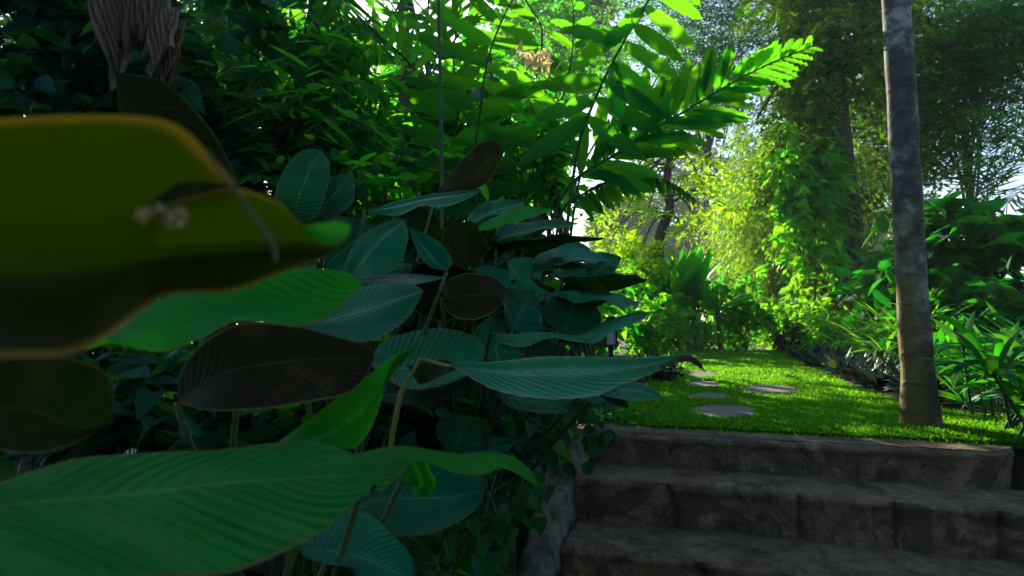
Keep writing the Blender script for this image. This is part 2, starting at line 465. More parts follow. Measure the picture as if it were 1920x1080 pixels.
def mid_leaf(mid, W, roll=0.0, fold=15.0, side='top', corr=.002, ncorr=22, und=.008, nu=70, nv=35, seed=0, toward=None, point=.85):
    """a blade round a midrib; roll 0 turns its face to the camera, 80 shows it edge-on"""
    P = curve(mid, nu)
    T = unit(np.gradient(P, axis=0))
    view = unit(P - (np.array([0, 0, CAM_Z]) if toward is None else toward))
    S = unit(np.cross(T, view)); B = np.cross(T, S)
    a = R(roll)
    if side in ('top', 'under'):                                     # a top face seen from the front is tilted up to the sky, an underside down
        B2 = B * math.cos(a) - S * math.sin(a)
        nz = np.mean(np.where(np.sum(B2 * view, 1, keepdims=True) > 0, -B2, B2)[:, 2])
        if (nz < 0) == (side == 'top'): a = -a
    S, B = S * math.cos(a) + B * math.sin(a), B * math.cos(a) - S * math.sin(a)
    u = np.linspace(0, 1, nu)
    w = W * .5 * prof(u, point)
    f = R(fold)
    rows, vv = [], np.linspace(-1, 1, nv)
    G = np.zeros((nu, nv, 3))
    for j, v in enumerate(vv):
        off = w[:, None] * (v * math.cos(f) * S + abs(v) ** 1.3 * math.sin(f) * B)
        G[:, j] = P + off
    Tu = np.gradient(G, axis=0); Tv = np.gradient(G, axis=1); N = unit(np.cross(Tu, Tv))
    ph = u[:, None] - .20 * np.abs(vv)[None, :]
    wn_ = (w / w.max())[:, None]
    d = corr * np.sin(ncorr * 2 * math.pi * ph) * (np.minimum(1, np.abs(vv) * 3) * (1 - .85 * np.abs(vv) ** 4))[None, :] * wn_
    d = d + und * np.sin(2 * math.pi * (u[:, None] * 2.1 + seed * .37 + .25 * np.sign(vv)[None, :])) * (vv ** 2)[None, :] * wn_
    G = G + N * d[..., None]
    Q = grid_faces(nu, nv)
    f_ = np.mean(np.sum(-N * (np.array([0, 0, CAM_Z]) - G), axis=-1))
    if side in ('top', 'under') and ((f_ > 0) != (side == 'top')):
        Q = Q[:, ::-1]
    if side == 'up' and np.mean(-N[..., 2]) < 0:
        Q = Q[:, ::-1]
    U = np.stack(np.broadcast_arrays(vv[None, :] * .5 + .5, u[:, None]), -1)
    return G.reshape(-1, 3), Q, U.reshape(-1, 2)

def template(kind):
    """small leaf of length 1 along +y, face up +z"""
    if kind == 'diamond':
        V = np.array([[0, 0, 0], [.5, .45, .06], [0, 1, -.04], [-.5, .45, .06]], float)
        return V, np.array([[0, 1, 2, 3]]), np.array([[.5, 0], [1, .45], [.5, 1], [0, .45]], float)
    us = {'wavy': [0, .06, .14, .23, .32, .41, .5, .59, .68, .77, .86, .94, 1], 'fold': [0, .3, .65, 1], 'oval': [0, .12, .35, .65, .88, 1], 'long': [0, .15, .4, .7, 1], 'heart': [-.08, .08, .3, .6, .85, 1]}[kind]
    ws = {'wavy': [.05, .22, .36, .40, .47, .45, .50, .45, .45, .36, .29, .14, 0], 'fold': [.05, .46, .36, .0], 'oval': [.04, .30, .48, .42, .2, .0], 'long': [.1, .4, .5, .35, .0], 'heart': [.30, .48, .5, .33, .12, .0]}[kind]
    V, U = [], []
    for u, w in zip(us, ws):
        dz = -.22 * max(u, 0) ** 2
        wv = .16 * math.sin(u * 38) * (kind == 'wavy'); k2 = 1 if kind != 'wavy' else 1.6
        V += [[-w, u, k2 * dz + .28 * w + wv], [0, u if u > 0 else .0, k2 * dz], [w, u, k2 * dz + .28 * w - wv * .7]]
        U += [[0, u], [.5, u], [1, u]]
    return np.array(V, float), grid_faces(len(us), 3)[:, ::-1], np.array(U, float)
TPL = {k: template(k) for k in ('diamond', 'fold', 'oval', 'long', 'heart', 'wavy')}

def place_leaves(pos, d, nrm, ln, wd, kind='fold'):
    TV, TQ, TU = TPL[kind]
    d = unit(d); x = unit(np.cross(d, nrm)); z = np.cross(x, d)
    ln = np.broadcast_to(ln, len(pos)); wd = np.broadcast_to(wd, len(pos))
    V = pos[:, None, :] + TV[None, :, 0:1] * x[:, None, :] * wd[:, None, None] + TV[None, :, 1:2] * d[:, None, :] * ln[:, None, None] + TV[None, :, 2:3] * z[:, None, :] * wd[:, None, None]
    n, k = len(pos), len(TV)
    Q = TQ[None] + (np.arange(n) * k)[:, None, None]
    U = np.broadcast_to(TU, (n, k, 2))
    return V.reshape(-1, 3), Q.reshape(-1, 4), U.reshape(-1, 2)

def rand_dirs(n, g=rng):
    return unit(g.normal(size=(n, 3)))

def twig_leaves(st, dr, L, k, ln, wd, kind='fold', droop=.25, g=rng, spread=1.0, hang=.25):
    """leaves set alternately along short twigs"""
    T = len(st)
    t = np.linspace(.12, 1, k)
    L = np.broadcast_to(L, T)
    pos = st[:, None] + dr[:, None] * (L[:, None] * t[None])[..., None]
    pos[..., 2] -= droop * L[:, None] * t[None] ** 2
    side = unit(np.cross(dr, np.array([0, 0, 1.0]) + g.normal(size=(T, 3)) * .3))
    sg = np.where(np.arange(k) % 2 == 0, 1, -1)[None, :, None]
    d = dr[:, None] * .6 + side[:, None] * sg * spread + g.normal(size=(T, k, 3)) * .35
    d[..., 2] -= hang
    nrm = np.array([0, 0, 1.0]) + g.normal(size=(T, k, 3)) * .55
    m = T * k
    sc = g.uniform(.6, 1.2, m)
    return place_leaves(pos.reshape(-1, 3), d.reshape(-1, 3), nrm.reshape(-1, 3), ln * sc, wd * sc, kind)

def crown(c, rad, ncl, tw, k, ln, wd, kind='fold', twl=.5, g=rng, shell=.55, droop=.25, clr=.33, hang=.25, low=-1.0, flat=1.0):
    """clumps of leafy twigs through an ellipsoid; returns the leaves and the clump centres"""
    rad = np.asarray(rad, float)
    dirs = rand_dirs(ncl, g)
    dirs[:, 2] = np.maximum(dirs[:, 2], low)
    rr = g.uniform(shell, 1.0, (ncl, 1)) ** .8
    cc = np.asarray(c) + dirs * rr * rad
    st = np.repeat(cc, tw, 0) + rand_dirs(ncl * tw, g) * g.uniform(.0, 1, (ncl * tw, 1)) * rad * clr
    dr = unit(rand_dirs(ncl * tw, g) + np.repeat(dirs, tw, 0) * .7)
    dr[:, 2] *= flat; dr = unit(dr)
    geo = twig_leaves(st, dr, twl * g.uniform(.6, 1.3, ncl * tw), k, ln, wd, kind, droop, g, hang=hang)
    return geo, cc

def limbs(base, top, cc, r0, every=1, seg=6, g=rng):
    base, top = np.asarray(base, float), np.asarray(top, float)
    gs = []
    for c in cc[::every]:
        t = g.uniform(.35, 1)
        s = base * (1 - t) + top * t
        m = (s + c) / 2 + g.normal(size=3) * .08 * np.linalg.norm(c - s) + np.array([0, 0, .08 * np.linalg.norm(c - s)])
        gs.append(tube(curve([s, m, c], 8), np.linspace(r0 * .55, r0 * .08, 8), seg, False))
    return gs

def wobble(a, b, n=10, amp=.05, g=rng):
    P = curve([a, b], n)
    off = np.cumsum(g.normal(size=(n, 3)) * amp / 3, 0)
    off -= off[0] + (off[-1] - off[0]) * np.linspace(0, 1, n)[:, None]
    return P + off

def shrub(name, label, cat, base, c, rad, ncl, tw, k, ln, wd, mat, kind='fold', twl=.3, group=None, stem_r=.015, stemmat='bark', shell=.45, droop=.3, clr=.33, hang=.3, g=rng, nstem=9):
    o = thing(name, label, cat, base, group)
    geo, cc = crown(c, rad, ncl, tw, k, ln, wd, kind, twl, g, shell, droop, clr, hang)
    part('foliage', geo, M[mat], o)
    gs = []
    for q in cc[:: max(1, len(cc) // nstem)]:
        b = np.asarray(base) + np.array([*(g.normal(size=2) * .12), -.05])
        m = (b + q) / 2 + g.normal(size=3) * .06 + np.array([0, 0, .1])
        gs.append(tube(curve([b, m, q], 9), np.linspace(stem_r, stem_r * .35, 9), 6, False))
    part('stem', merge(gs), M[stemmat], o)
    return o

def tree(name, label, cat, base, h, r, c, rad, ncl, tw, k, ln, wd, mat, kind='fold', twl=.6, barkmat='bark', group=None, lean=(0, 0), every=2, shell=.4, droop=.3, clr=.3, hang=.3, low=-1.0, g=rng, flat=1.0):
    o = thing(name, label, cat, base, group)
    base = np.asarray(base, float); c = np.asarray(c, float)
    top = base + np.array([lean[0], lean[1], h])
    geo, cc = crown(c, rad, ncl, tw, k, ln, wd, kind, twl, g, shell, droop, clr, hang, low, flat)
    tr = tube(wobble(base - [0, 0, .2], top, 12, r * 1.6, g), np.linspace(r * 1.15, r * .5, 12), 10)
    part('trunk', merge([tr] + limbs(base, top, cc, r * .6, every, 6, g)), M[barkmat], o)
    part('crown', geo, M[mat], o)
    return o

def straps(base, n, L, W, mat_key=None, up=(.5, 1.3), droop=(.6, 1.2), spread=.06, g=rng, nu=9, fold=.25):
    """arching strap leaves from one crown; returns geometry"""
    gs = []
    base = np.asarray(base, float)
    for i in range(n):
        az = g.uniform(0, 2 * math.pi) if n < 5 else 2 * math.pi * (i * .381966) + g.normal() * .25
        el = g.uniform(*up); l = L * g.uniform(.65, 1.15); w = W * g.uniform(.75, 1.15)
        h = np.array([math.cos(az), math.sin(az), 0.0])
        s = np.linspace(0, 1, nu)
        ang = el - g.uniform(*droop) * s ** 1.4 * 1.6
        step = np.stack([np.cos(ang), np.sin(ang)], 1) * l / (nu - 1)
        cum = np.vstack([[0, 0], np.cumsum(step[:-1], 0)])
        tw = g.normal() * .35
        P = base + h * spread * g.uniform(.2, 1) + cum[:, :1] * h + np.array([0, 0, 1.0]) * cum[:, 1:]
        side = np.array([-math.sin(az), math.cos(az), 0.0])
        T = unit(np.gradient(P, axis=0)); B = np.cross(side, T)
        sd = side * math.cos(tw) + B * math.sin(tw)
        wd = w * .5 * (np.sin(math.pi * np.clip(.12 + .88 * s, 0, 1)) ** .7 + .02)
        G = np.stack([P - sd * wd[:, None] + B * (fold * wd)[:, None], P, P + sd * wd[:, None] + B * (fold * wd)[:, None]], 1)
        U = np.stack(np.broadcast_arrays(np.array([0, .5, 1.0])[None, :], s[:, None]), -1)
        gs.append((G.reshape(-1, 3), grid_faces(nu, 3)[:, ::-1], U.reshape(-1, 2)))
    return merge(gs)

def frond(P, ll, lw, n, ang=55, droop=.3, kind='long', start=.12, vee=.2, g=rng, taper=True, jitter=.08, up=(0, 0, 1.0)):
    """feather frond: leaflets in two rows along the rachis curve P"""
    C = curve(P, n + 2)
    T = unit(np.gradient(C, axis=0))
    i0 = int(start * n)
    pos, d, nr, sc = [], [], [], []
    for i in range(i0, n + 1):
        u = i / n
        side = unit(np.cross(T[i], np.array(up) + g.normal(size=3) * .04)); upv = np.cross(side, T[i])
        for sg in (-1, 1):
            a = R(ang * (1 - .45 * u)) + g.normal() * jitter
            dd = T[i] * math.cos(a) + side * sg * math.sin(a) + upv * vee + np.array([0, 0, -droop]) + g.normal(size=3) * jitter
            pos.append(C[i]); d.append(dd); nr.append(upv + g.normal(size=3) * .15 + side * sg * -.2)
            sc.append((math.sin(math.pi * min(.97, .18 + .8 * u)) ** .6 if taper else 1) * g.uniform(.85, 1.12))
    sc = np.array(sc)
    return place_leaves(np.array(pos), np.array(d), np.array(nr), ll * sc, lw * np.sqrt(sc), kind), C

# ------------------------------------------------------------------ the ground
O_ST = np.array([.426, 3.31]); U_ST = np.array([.95, -.313]); N_ST = np.array([.313, .95])
def sq(x, y):
    return (x - O_ST[0]) * U_ST[0] + (y - O_ST[1]) * U_ST[1], (x - O_ST[0]) * N_ST[0] + (y - O_ST[1]) * N_ST[1]
def st(s, q):
    return O_ST + U_ST * s + N_ST * q
def ground_z(x, y):
    s, q = sq(x, y)
    z = 0.0
    if q < .22:
        if s < -.1:                                       # bed left of the steps falls with them
            z = -min(.62, max(0, .12 - q) * .33) - .05
        elif s > 1.80 and q > -.02:
            z = -.02 - .17 * min(1, max(0, (.20 - q) / .16))
        elif s > 4.3:
            z = -min(.5, (.12 - q) * .3)
        else:
            z = -.9 if q < -.2 else -.5
    z += .03 * noise.noise(Vector((x * .8, y * .8, 0))) if not (q < .3) else 0
    return z
xs = np.concatenate([[-400, -150, -60, -30, -18], np.arange(-12, -3, .6), np.arange(-3, 6, .15), np.arange(6, 14, .6), [18, 30, 60, 150, 400]])
ys = np.concatenate([[-400, -100, -30, -10], np.arange(-4, 0, .5), np.arange(0, 6, .15), np.arange(6, 24, .6), [30, 45, 80, 160, 400]])
GV = np.array([[x, y, ground_z(x, y)] for x in xs for y in ys])
solo('ground', (GV, grid_faces(len(xs), len(ys))[:, ::-1], GV[:, :2]), M['soil'], kind='structure')

# lawn: a sheet just above the ground, and its blades
LAWN_L = np.array([[.45, 3.45], [.62, 3.8], [.95, 4.6], [1.25, 5.7], [1.75, 7.5], [2.4, 10], [3.0, 12.2], [3.3, 13.4]])
LAWN_R = np.array([[3.3, 2.6], [3.0, 3.4], [2.75, 4.1], [2.9, 5.2], [3.35, 6.6], [4.1, 9], [5.2, 12], [6.6, 13.6]])
L1, R1 = curve(LAWN_L, 70), curve(LAWN_R, 70)
t_ = np.linspace(0, 1, 30)[None, :, None]
LG = L1[:, None] * (1 - t_) + R1[:, None] * t_
LZ = np.array([[max(ground_z(p[0], p[1]), -.02) + .008 for p in row] for row in LG])
lawn_geo = np.concatenate([LG, LZ[..., None]], -1).reshape(-1, 3)
solo('lawn', (lawn_geo, grid_faces(70, 30)[:, ::-1], lawn_geo[:, :2]), M['lawn'], kind='structure')

# flagstones: outline in photo pixels on the lawn plane
def on_lawn(px, py, z=0.0):
    x = (px - 960) / F_PX; y = (540 - py) / F_PX
    d = np.array([x, math.cos(PITCH) - math.sin(PITCH) * y, math.sin(PITCH) + math.cos(PITCH) * y])
    return np.array([0, 0, CAM_Z]) + d * ((z - CAM_Z) / d[2])
STONES = [
    ("broad flat flagstone in the grass nearest the top step", [(1296, 766), (1340, 762), (1385, 764), (1418, 772), (1420, 782), (1380, 788), (1330, 786), (1300, 776)]),
    ("grey flagstone second from the steps on the left line of stones", [(1290, 742), (1330, 738), (1366, 741), (1362, 750), (1320, 753), (1292, 749)]),
    ("flagstone third from the steps, half lit by sun", [(1286, 718), (1315, 714), (1345, 717), (1352, 726), (1320, 729), (1290, 726)]),
    ("small farthest flagstone near the drooping leaf tip", [(1284, 702), (1310, 699), (1340, 701), (1348, 709), (1310, 711), (1288, 708)]),
    ("wide sunlit flagstone to the right of the stone line", [(1388, 728), (1420, 723), (1470, 724), (1494, 731), (1490, 737), (1440, 739), (1395, 736)]),
]
stone_poly = []
for lab, pts in STONES:
    P = np.array([on_lawn(*p) for p in pts])[:, :2]
    P = P.mean(0) + (P - P.mean(0)) * 1.07
    P = np.vstack([P, P[:1]])
    P = np.vstack([P[i] + (P[i + 1] - P[i]) * t for i in range(len(P) - 1) for t in np.linspace(0, 1, 6)[:-1]])
    P = P + np.array([[.05 * noise.noise(Vector((p[0] * 7, p[1] * 7, 3))), .09 * noise.noise(Vector((p[0] * 7, p[1] * 7, 8)))] for p in P])
    stone_poly.append(P)
    c = P.mean(0); n = len(P)
    zt = ground_z(*c) + .013
    ring = lambda k, z: np.concatenate([c + (P - c) * k, np.array([[z + .004 * noise.noise(Vector((p[0] * 9, p[1] * 9, 1))) for p in P]]).T], 1)
    V = np.vstack([ring(1.0, zt - .08), ring(1.0, zt - .010), ring(.965, zt), ring(.6, zt + .002), ring(.3, zt), [[c[0], c[1], zt]]])
    Q = [[k * n + i, k * n + (i + 1) % n, (k + 1) * n + (i + 1) % n, (k + 1) * n + i] for k in range(4) for i in range(n)]
    Q += [[4 * n + i, 4 * n + (i + 1) % n, 5 * n, 5 * n] for i in range(n)]
    solo('stepping_stone', (V, np.array(Q), V[:, :2]), M['flag'], lab, 'stepping stone', group='stepping stones across the lawn', smooth=False)

def in_poly(P, pts):
    x, y = pts[:, 0], pts[:, 1]; ins = np.zeros(len(pts), bool); j = len(P) - 1
    for i in range(len(P)):
        c = ((P[i, 1] > y) != (P[j, 1] > y)) & (x < (P[j, 0] - P[i, 0]) * (y - P[i, 1]) / (P[j, 1] - P[i, 1] + 1e-12) + P[i, 0])
        ins ^= c; j = i
    return ins
NB = 165000
tv = rng.beta(.75, 2.2, NB); uu = rng.uniform(-.02, 1.02, NB)
ix = tv * 69; i0 = np.clip(ix.astype(int), 0, 68); fr = (ix - i0)[:, None]
pl = L1[i0] * (1 - fr) + L1[i0 + 1] * fr; pr = R1[i0] * (1 - fr) + R1[i0 + 1] * fr
gp = pl * (1 - uu[:, None]) + pr * uu[:, None]
keep = np.ones(NB, bool)
for P in stone_poly:
    c = P.mean(0); keep &= ~in_poly(c + (P - c) * .94, gp)
q_ = (gp[:, 0] - O_ST[0]) * N_ST[0] + (gp[:, 1] - O_ST[1]) * N_ST[1]
keep &= q_ > .20 + .03 * rng.normal(size=NB)
dirt = np.array([noise.noise(Vector((p[0] * 1.1, p[1] * 1.1, 4))) for p in gp]); keep &= dirt + .12 * rng.normal(size=len(gp)) < .40
gp = gp[keep]; n = len(gp)
gz = np.array([max(ground_z(p[0], p[1]), -.02) for p in gp]) + .006
gd = rand_dirs(n); gd[:, 2] = rng.uniform(.15, 1.1, n)
far = 1 + np.clip((gp[:, 1] - 4) / 8, 0, 1.4)
gl = rng.uniform(.014, .036, n) * far
solo('grass', place_leaves(np.column_stack([gp, gz]), gd, rand_dirs(n) * .5 + np.array([0, 0, 1.0]), gl, gl * .30 * far ** .3, 'fold'), M['grass'], 'short broad bladed green lawn grass between the flagstones', kind='stuff')

# ------------------------------------------------------------------ the stone steps
JOINT = []
def step_part(geo, lab=None):
    o = part('step', geo, M['step'], steps, label=lab)
    a = o.data.attributes.new('joint', 'FLOAT', 'POINT')
    a.data.foreach_set('value', np.array(list(JOINT) + [0, 0], np.float32)[:len(o.data.vertices)])
def step_block(s0, s1, q_nose, z_top, z_bot, depth, joints, seed, roundend=False):
    """one step: tread, worn nose and riser swept along the stair"""
    prof_ = []
    for k in range(10): prof_.append((q_nose + depth * (1 - k / 9.0), z_top, .05 + depth * (1 - k / 9.0)))
    prof_ = prof_[:-1]
    rr = .035
    for k in range(7):
        a = math.pi / 2 * k / 6
        prof_.append((q_nose + rr - rr * math.sin(a), z_top - rr + rr * math.cos(a), .03 - .01 * k))
    hh = z_top - rr - z_bot
    for k in range(1, 13): prof_.append((q_nose + .012 * math.sin(k / 12 * math.pi / 2) + .01, z_top - rr - hh * k / 12, -.04 - hh * k / 12))
    ns = int((s1 - s0) / .018)
    V, U = [], []; JOINT.clear()
    for i in range(ns + 1):
        s = s0 + (s1 - s0) * i / ns
        pull = 0.0
        if roundend and s > s1 - .22: pull = .24 - math.sqrt(max(0, .24 ** 2 - ((s - s1 + .22) / .22 * .235) ** 2))
        for (q, z, v) in prof_:
            p3 = Vector((s * 2.2, q * 2.2, z * 2.2 + seed))
            d = .014 * noise.noise(p3) + .008 * noise.noise(p3 * 4) + .005 * noise.noise(p3 * 11)
            jt = 0.0
            if v < 0:
                for jx in joints:
                    jt += .020 * math.exp(-((s - jx - .035 * noise.noise(Vector((0, z * 9, jx)))) / .014) ** 2)
                d += .012 * noise.noise(Vector((s * 3.1, z * 2, seed + 9)))
                q2 = q + d + jt + pull; z2 = z + .006 * noise.noise(p3 * 3)
            else:
                zz = .008 * noise.noise(Vector((s * 1.4, q * 1.4, seed))) + .006 * noise.noise(p3 * 5)
                w_ = max(0, 1 - abs(q - q_nose) / .06)
                q2 = q + d * w_ + pull * (1 if q - q_nose < .05 else max(0, 1 - (q - q_nose) / .3)); z2 = z + zz - (.010 * w_ * (noise.noise(Vector((s * 7, seed, 2))) + .5))
            xy = st(s, q2)
            V.append((xy[0], xy[1], z2)); U.append((s, v)); JOINT.append(min(1, jt / .020))
    k = len(prof_)
    V = np.array(V); Q = grid_faces(ns + 1, k)
    # end caps
    caps = []
    for i in (0, ns):
        c = len(V) + len(caps)
        b = i * k
        mid = V[b:b + k].mean(0)
        caps.append(mid)
        fan = np.array([[b + j, b + j + 1, c, c] for j in range(k - 1)])
        Q = np.vstack([Q, fan if i else fan[:, [1, 0, 2, 3]]])
    V = np.vstack([V, np.array(caps)]); U = np.array(U + [(0, 0), (0, 0)])
    return V, Q, U
steps = thing('stone_steps', 'worn mossy stone steps rising to the lawn on the right', 'steps', (*st(1.0, -.3), -.37))
step_part(step_block(-.11, 1.90, 0.0, 0.0, -.20, .24, [], 1.0, True), 'top step with a rounded right end and a sunlit rim')
step_part(step_block(-.05, 3.6, -.305, -.165, -.40, .36, [.42, .95, 1.30, 1.66, 2.3], 5.0), 'middle step with dark joints between its riser stones')
step_part(step_block(-.02, 3.9, -.655, -.37, -.60, .42, [.55, 1.3, 2.1], 9.0), 'lowest visible step with mossy riser')
step_part(step_block(-.02, 4.2, -1.05, -.56, -.82, .46, [.3, .8, 1.4], 13.0))

for lab, (s_, q_, z_), az in [('small brown fallen leaf on the middle step near its left end', (.45, -.16, -.155), .4), ('curled brown fallen leaf at the back of the middle step', (1.25, -.08, -.155), 2.0), ('brown fallen leaf on the lowest visible step', (.75, -.5, -.362), 1.1), ('small fallen leaf on the rim of the top step', (.62, .12, .010), 2.6)]:
    xy = st(s_, q_); d = np.array([[math.cos(az), math.sin(az), .05]])
    solo('fallen_leaf', place_leaves(np.array([[*xy, z_ + .006]]), d, np.array([[.1, .1, 1.0]]), .055, .026, 'oval'), M['dry'], lab, 'fallen leaf', group='fallen leaves on the steps')

# low side wall left of the steps, falling with them
def side_wall():
    qs = np.linspace(.02, -1.25, 90); prof_ = []
    G, U = [], []
    for q in qs:
        zt = -.085 - .62 * max(0, -.28 - q) if q < -.28 else -.085 + (q + .28) * .25
        row = [(-.02, -.9), (-.018, zt - .05), (-.026, zt - .008), (-.045, zt), (-.09, zt + .004), (-.135, zt - .004), (-.16, zt - .02), (-.165, zt - .1), (-.165, -.9)]
        for j, (s, z) in enumerate(row):
            p3 = Vector((s * 9, q * 9, z * 9))
            dz = .010 * noise.noise(p3) + .006 * noise.noise(p3 * 4) if 0 < j < 8 else 0
            ds = .008 * noise.noise(p3 + Vector((5, 5, 5))) - .004 + .010 * noise.noise(Vector((q * 2, 0, 0)))
            xy = st(s + ds, q)
            G.append((xy[0], xy[1], z + dz)); U.append((q, j / 8))
    return np.array(G), grid_faces(len(qs), 9), np.array(U)
w_ = thing('low_wall', 'rough pale mortar side wall sloping down left of the steps', 'wall', (*st(-.1, -.6), -.5))
part('coping', side_wall(), M['wallstone'], w_)

# ------------------------------------------------------------------ big-leaved plants in front, leaf by leaf
G0 = lambda x, y: np.array([x, y, ground_z(x, y)])
def gz3(x, y): return np.array([x, y, ground_z(x, y)])
def stalk(a, root, bow=.12, r=.007, toward=None):
    a = np.asarray(a, float); root = np.asarray(root, float)
    m = (a * .45 + root * .55) + np.array([0, 0, bow]) if toward is None else np.asarray(toward, float)
    return tube(curve([root, m, a], 16), np.linspace(r * 1.5, r * .8, 16), 8)
def big_plant(label, x, y, group='big-leaved plants in the bed left of the steps'):
    return thing('big_leaf_plant', label, 'plant', gz3(x, y), group)
def add_leaf(pl, geo, mat='cal', base=None, bow=.1, smat='stalk', r=.006, label=None, toward=None):
    part('leaf', geo, M[mat], pl, label=label)
    if base is not None:
        root = np.array(pl.location) + np.array([random.uniform(-.05, .05), random.uniform(-.05, .05), -.03])
        part('stalk', stalk(base, root, bow, r * (.6 if bow == .05 else 1), toward), M[smat], pl)

# plant A: the blurred olive leaf closest to the lens and the lit one below it
A = big_plant('plant with the blurred torn olive leaf closest to the camera', -.62, .62)
up1 = hero([[(-90, 476, .43), (60, 473, .43), (180, 468, .43), (286, 462, .43)],
            [(-90, 412, .425), (80, 408, .425), (190, 404, .425), (280, 392, .428)],
            [(-90, 348, .405), (90, 340, .405), (210, 338, .41), (306, 362, .42)],
            [(-90, 290, .385), (110, 278, .385), (240, 278, .39), (350, 341, .41)],
            [(-90, 228, .36), (130, 216, .36), (310, 226, .37), (392, 288, .38), (442, 346, .40)]], (0, .25, .5, .75, 1), 'under', .0008, 30, 80, 34)
up2 = hero([[(284, 462, .43), (400, 456, .435), (520, 452, .44), (600, 452, .45), (653, 440, .46)],
            [(280, 425, .42), (380, 408, .415), (500, 412, .43), (580, 440, .44), (653, 440, .46)],
            [(278, 392, .41), (345, 374, .395), (400, 359, .39), (440, 352, .395), (520, 378, .41), (572, 425, .43), (653, 440, .46)]], (0, .5, 1), 'under', .0008, 30, 70, 20)
lo = hero([[(-90, 476, .43), (60, 473, .43), (180, 468, .43), (292, 462, .43), (400, 456, .435), (520, 452, .44), (600, 452, .45), (653, 440, .46)],
           [(-90, 522, .428), (60, 524, .428), (180, 514, .428), (296, 488, .428), (415, 478, .433), (530, 470, .438), (605, 461, .45), (653, 440, .46)],
           [(-90, 580, .405), (60, 583, .405), (180, 567, .405), (300, 516, .413), (430, 500, .42), (540, 486, .43), (610, 468, .45), (653, 440, .46)],
           [(-90, 668, .36), (60, 670, .36), (130, 664, .36), (200, 633, .37), (270, 580, .38), (320, 552, .39), (430, 548, .40), (520, 515, .42), (600, 485, .44), (653, 440, .46)]], (0, -.3, -.6, -1), 'under', .0008, 30, 110, 30)
tip = hero([[(556, 424, .428), (590, 420, .43), (630, 415, .44), (657, 420, .455)], [(575, 440, .425), (600, 456, .43), (635, 458, .44), (656, 436, .455)]], (-1, 0), 'top', .0005, 8, 24, 10)
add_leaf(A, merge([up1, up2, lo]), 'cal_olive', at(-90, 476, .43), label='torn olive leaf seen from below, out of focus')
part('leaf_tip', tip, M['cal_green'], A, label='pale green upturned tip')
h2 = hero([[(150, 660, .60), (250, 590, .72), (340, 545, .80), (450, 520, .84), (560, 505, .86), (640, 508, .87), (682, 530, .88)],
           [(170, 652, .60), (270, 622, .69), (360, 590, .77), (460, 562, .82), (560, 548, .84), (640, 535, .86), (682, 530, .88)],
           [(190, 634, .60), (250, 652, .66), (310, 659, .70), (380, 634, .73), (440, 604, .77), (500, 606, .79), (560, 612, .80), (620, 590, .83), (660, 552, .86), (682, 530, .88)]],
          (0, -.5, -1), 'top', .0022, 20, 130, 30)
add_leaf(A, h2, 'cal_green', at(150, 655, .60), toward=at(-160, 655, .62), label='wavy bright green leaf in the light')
add_leaf(A, hero([[(-60, 690, .62), (80, 665, .66), (200, 700, .70), (215, 790, .74)], [(-60, 760, .60), (60, 770, .64), (140, 800, .68), (215, 790, .74)], [(-60, 830, .58), (40, 850, .60), (120, 840, .64), (215, 790, .74)]], side='under', nu=60), 'cal', at(-60, 760, .60))
d20 = hero([[(215, 135, 1.0), (300, 150, 1.0), (360, 200, 1.0), (410, 265, 1.0), (445, 345, 1.0), (470, 430, 1.0)],
            [(215, 135, 1.0), (265, 230, .98), (310, 290, .97), (370, 350, .97), (430, 400, .98), (470, 430, 1.0)],
            [(215, 135, 1.0), (228, 230, .95), (250, 330, .93), (310, 420, .93), (400, 450, .96), (470, 430, 1.0)]], side='under')
Fp = big_plant('plant with an upright brown-backed leaf rising above the blurred leaf', -.52, 1.14)
add_leaf(Fp, d20, 'cal', at(470, 430, 1.0), toward=at(450, 690, 1.12), label='upright brown-backed leaf rising behind the blurred one')

# plant B: the broad green leaf in the bottom corner
B = big_plant('plant with the broad green leaf filling the bottom corner', -.50, .95)
h4 = hero([[(-120, 960, .62), (0, 905, .74), (130, 862, .82), (250, 850, .86), (400, 843, .89), (520, 830, .92), (600, 830, .92), (670, 855, .90), (722, 886, .86)],
           [(-120, 985, .58), (0, 950, .66), (150, 935, .71), (300, 921, .76), (400, 908, .79), (500, 900, .82), (600, 894, .84), (670, 890, .85), (722, 886, .86)],
           [(-120, 1150, .50), (0, 1120, .54), (150, 1090, .58), (300, 1082, .61), (400, 1079, .64), (460, 1066, .67), (540, 1032, .71), (600, 1000, .75), (655, 952, .79), (700, 910, .83), (722, 886, .86)]],
          side='top', corr=.0008, ncorr=24, nu=150, nv=49)
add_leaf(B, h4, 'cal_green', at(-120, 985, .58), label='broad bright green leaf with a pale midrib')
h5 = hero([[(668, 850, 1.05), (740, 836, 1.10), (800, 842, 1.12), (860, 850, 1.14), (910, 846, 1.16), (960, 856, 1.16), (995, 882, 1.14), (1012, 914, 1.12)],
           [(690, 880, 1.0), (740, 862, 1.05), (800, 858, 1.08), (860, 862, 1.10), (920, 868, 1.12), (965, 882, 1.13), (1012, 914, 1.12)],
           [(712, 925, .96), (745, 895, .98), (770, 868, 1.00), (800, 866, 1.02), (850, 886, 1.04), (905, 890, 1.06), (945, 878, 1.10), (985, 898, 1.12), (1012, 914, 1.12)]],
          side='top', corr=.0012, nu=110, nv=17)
add_leaf(B, h5, 'cal_green', at(690, 880, 1.0), label='folded bright green leaf with a curled edge')
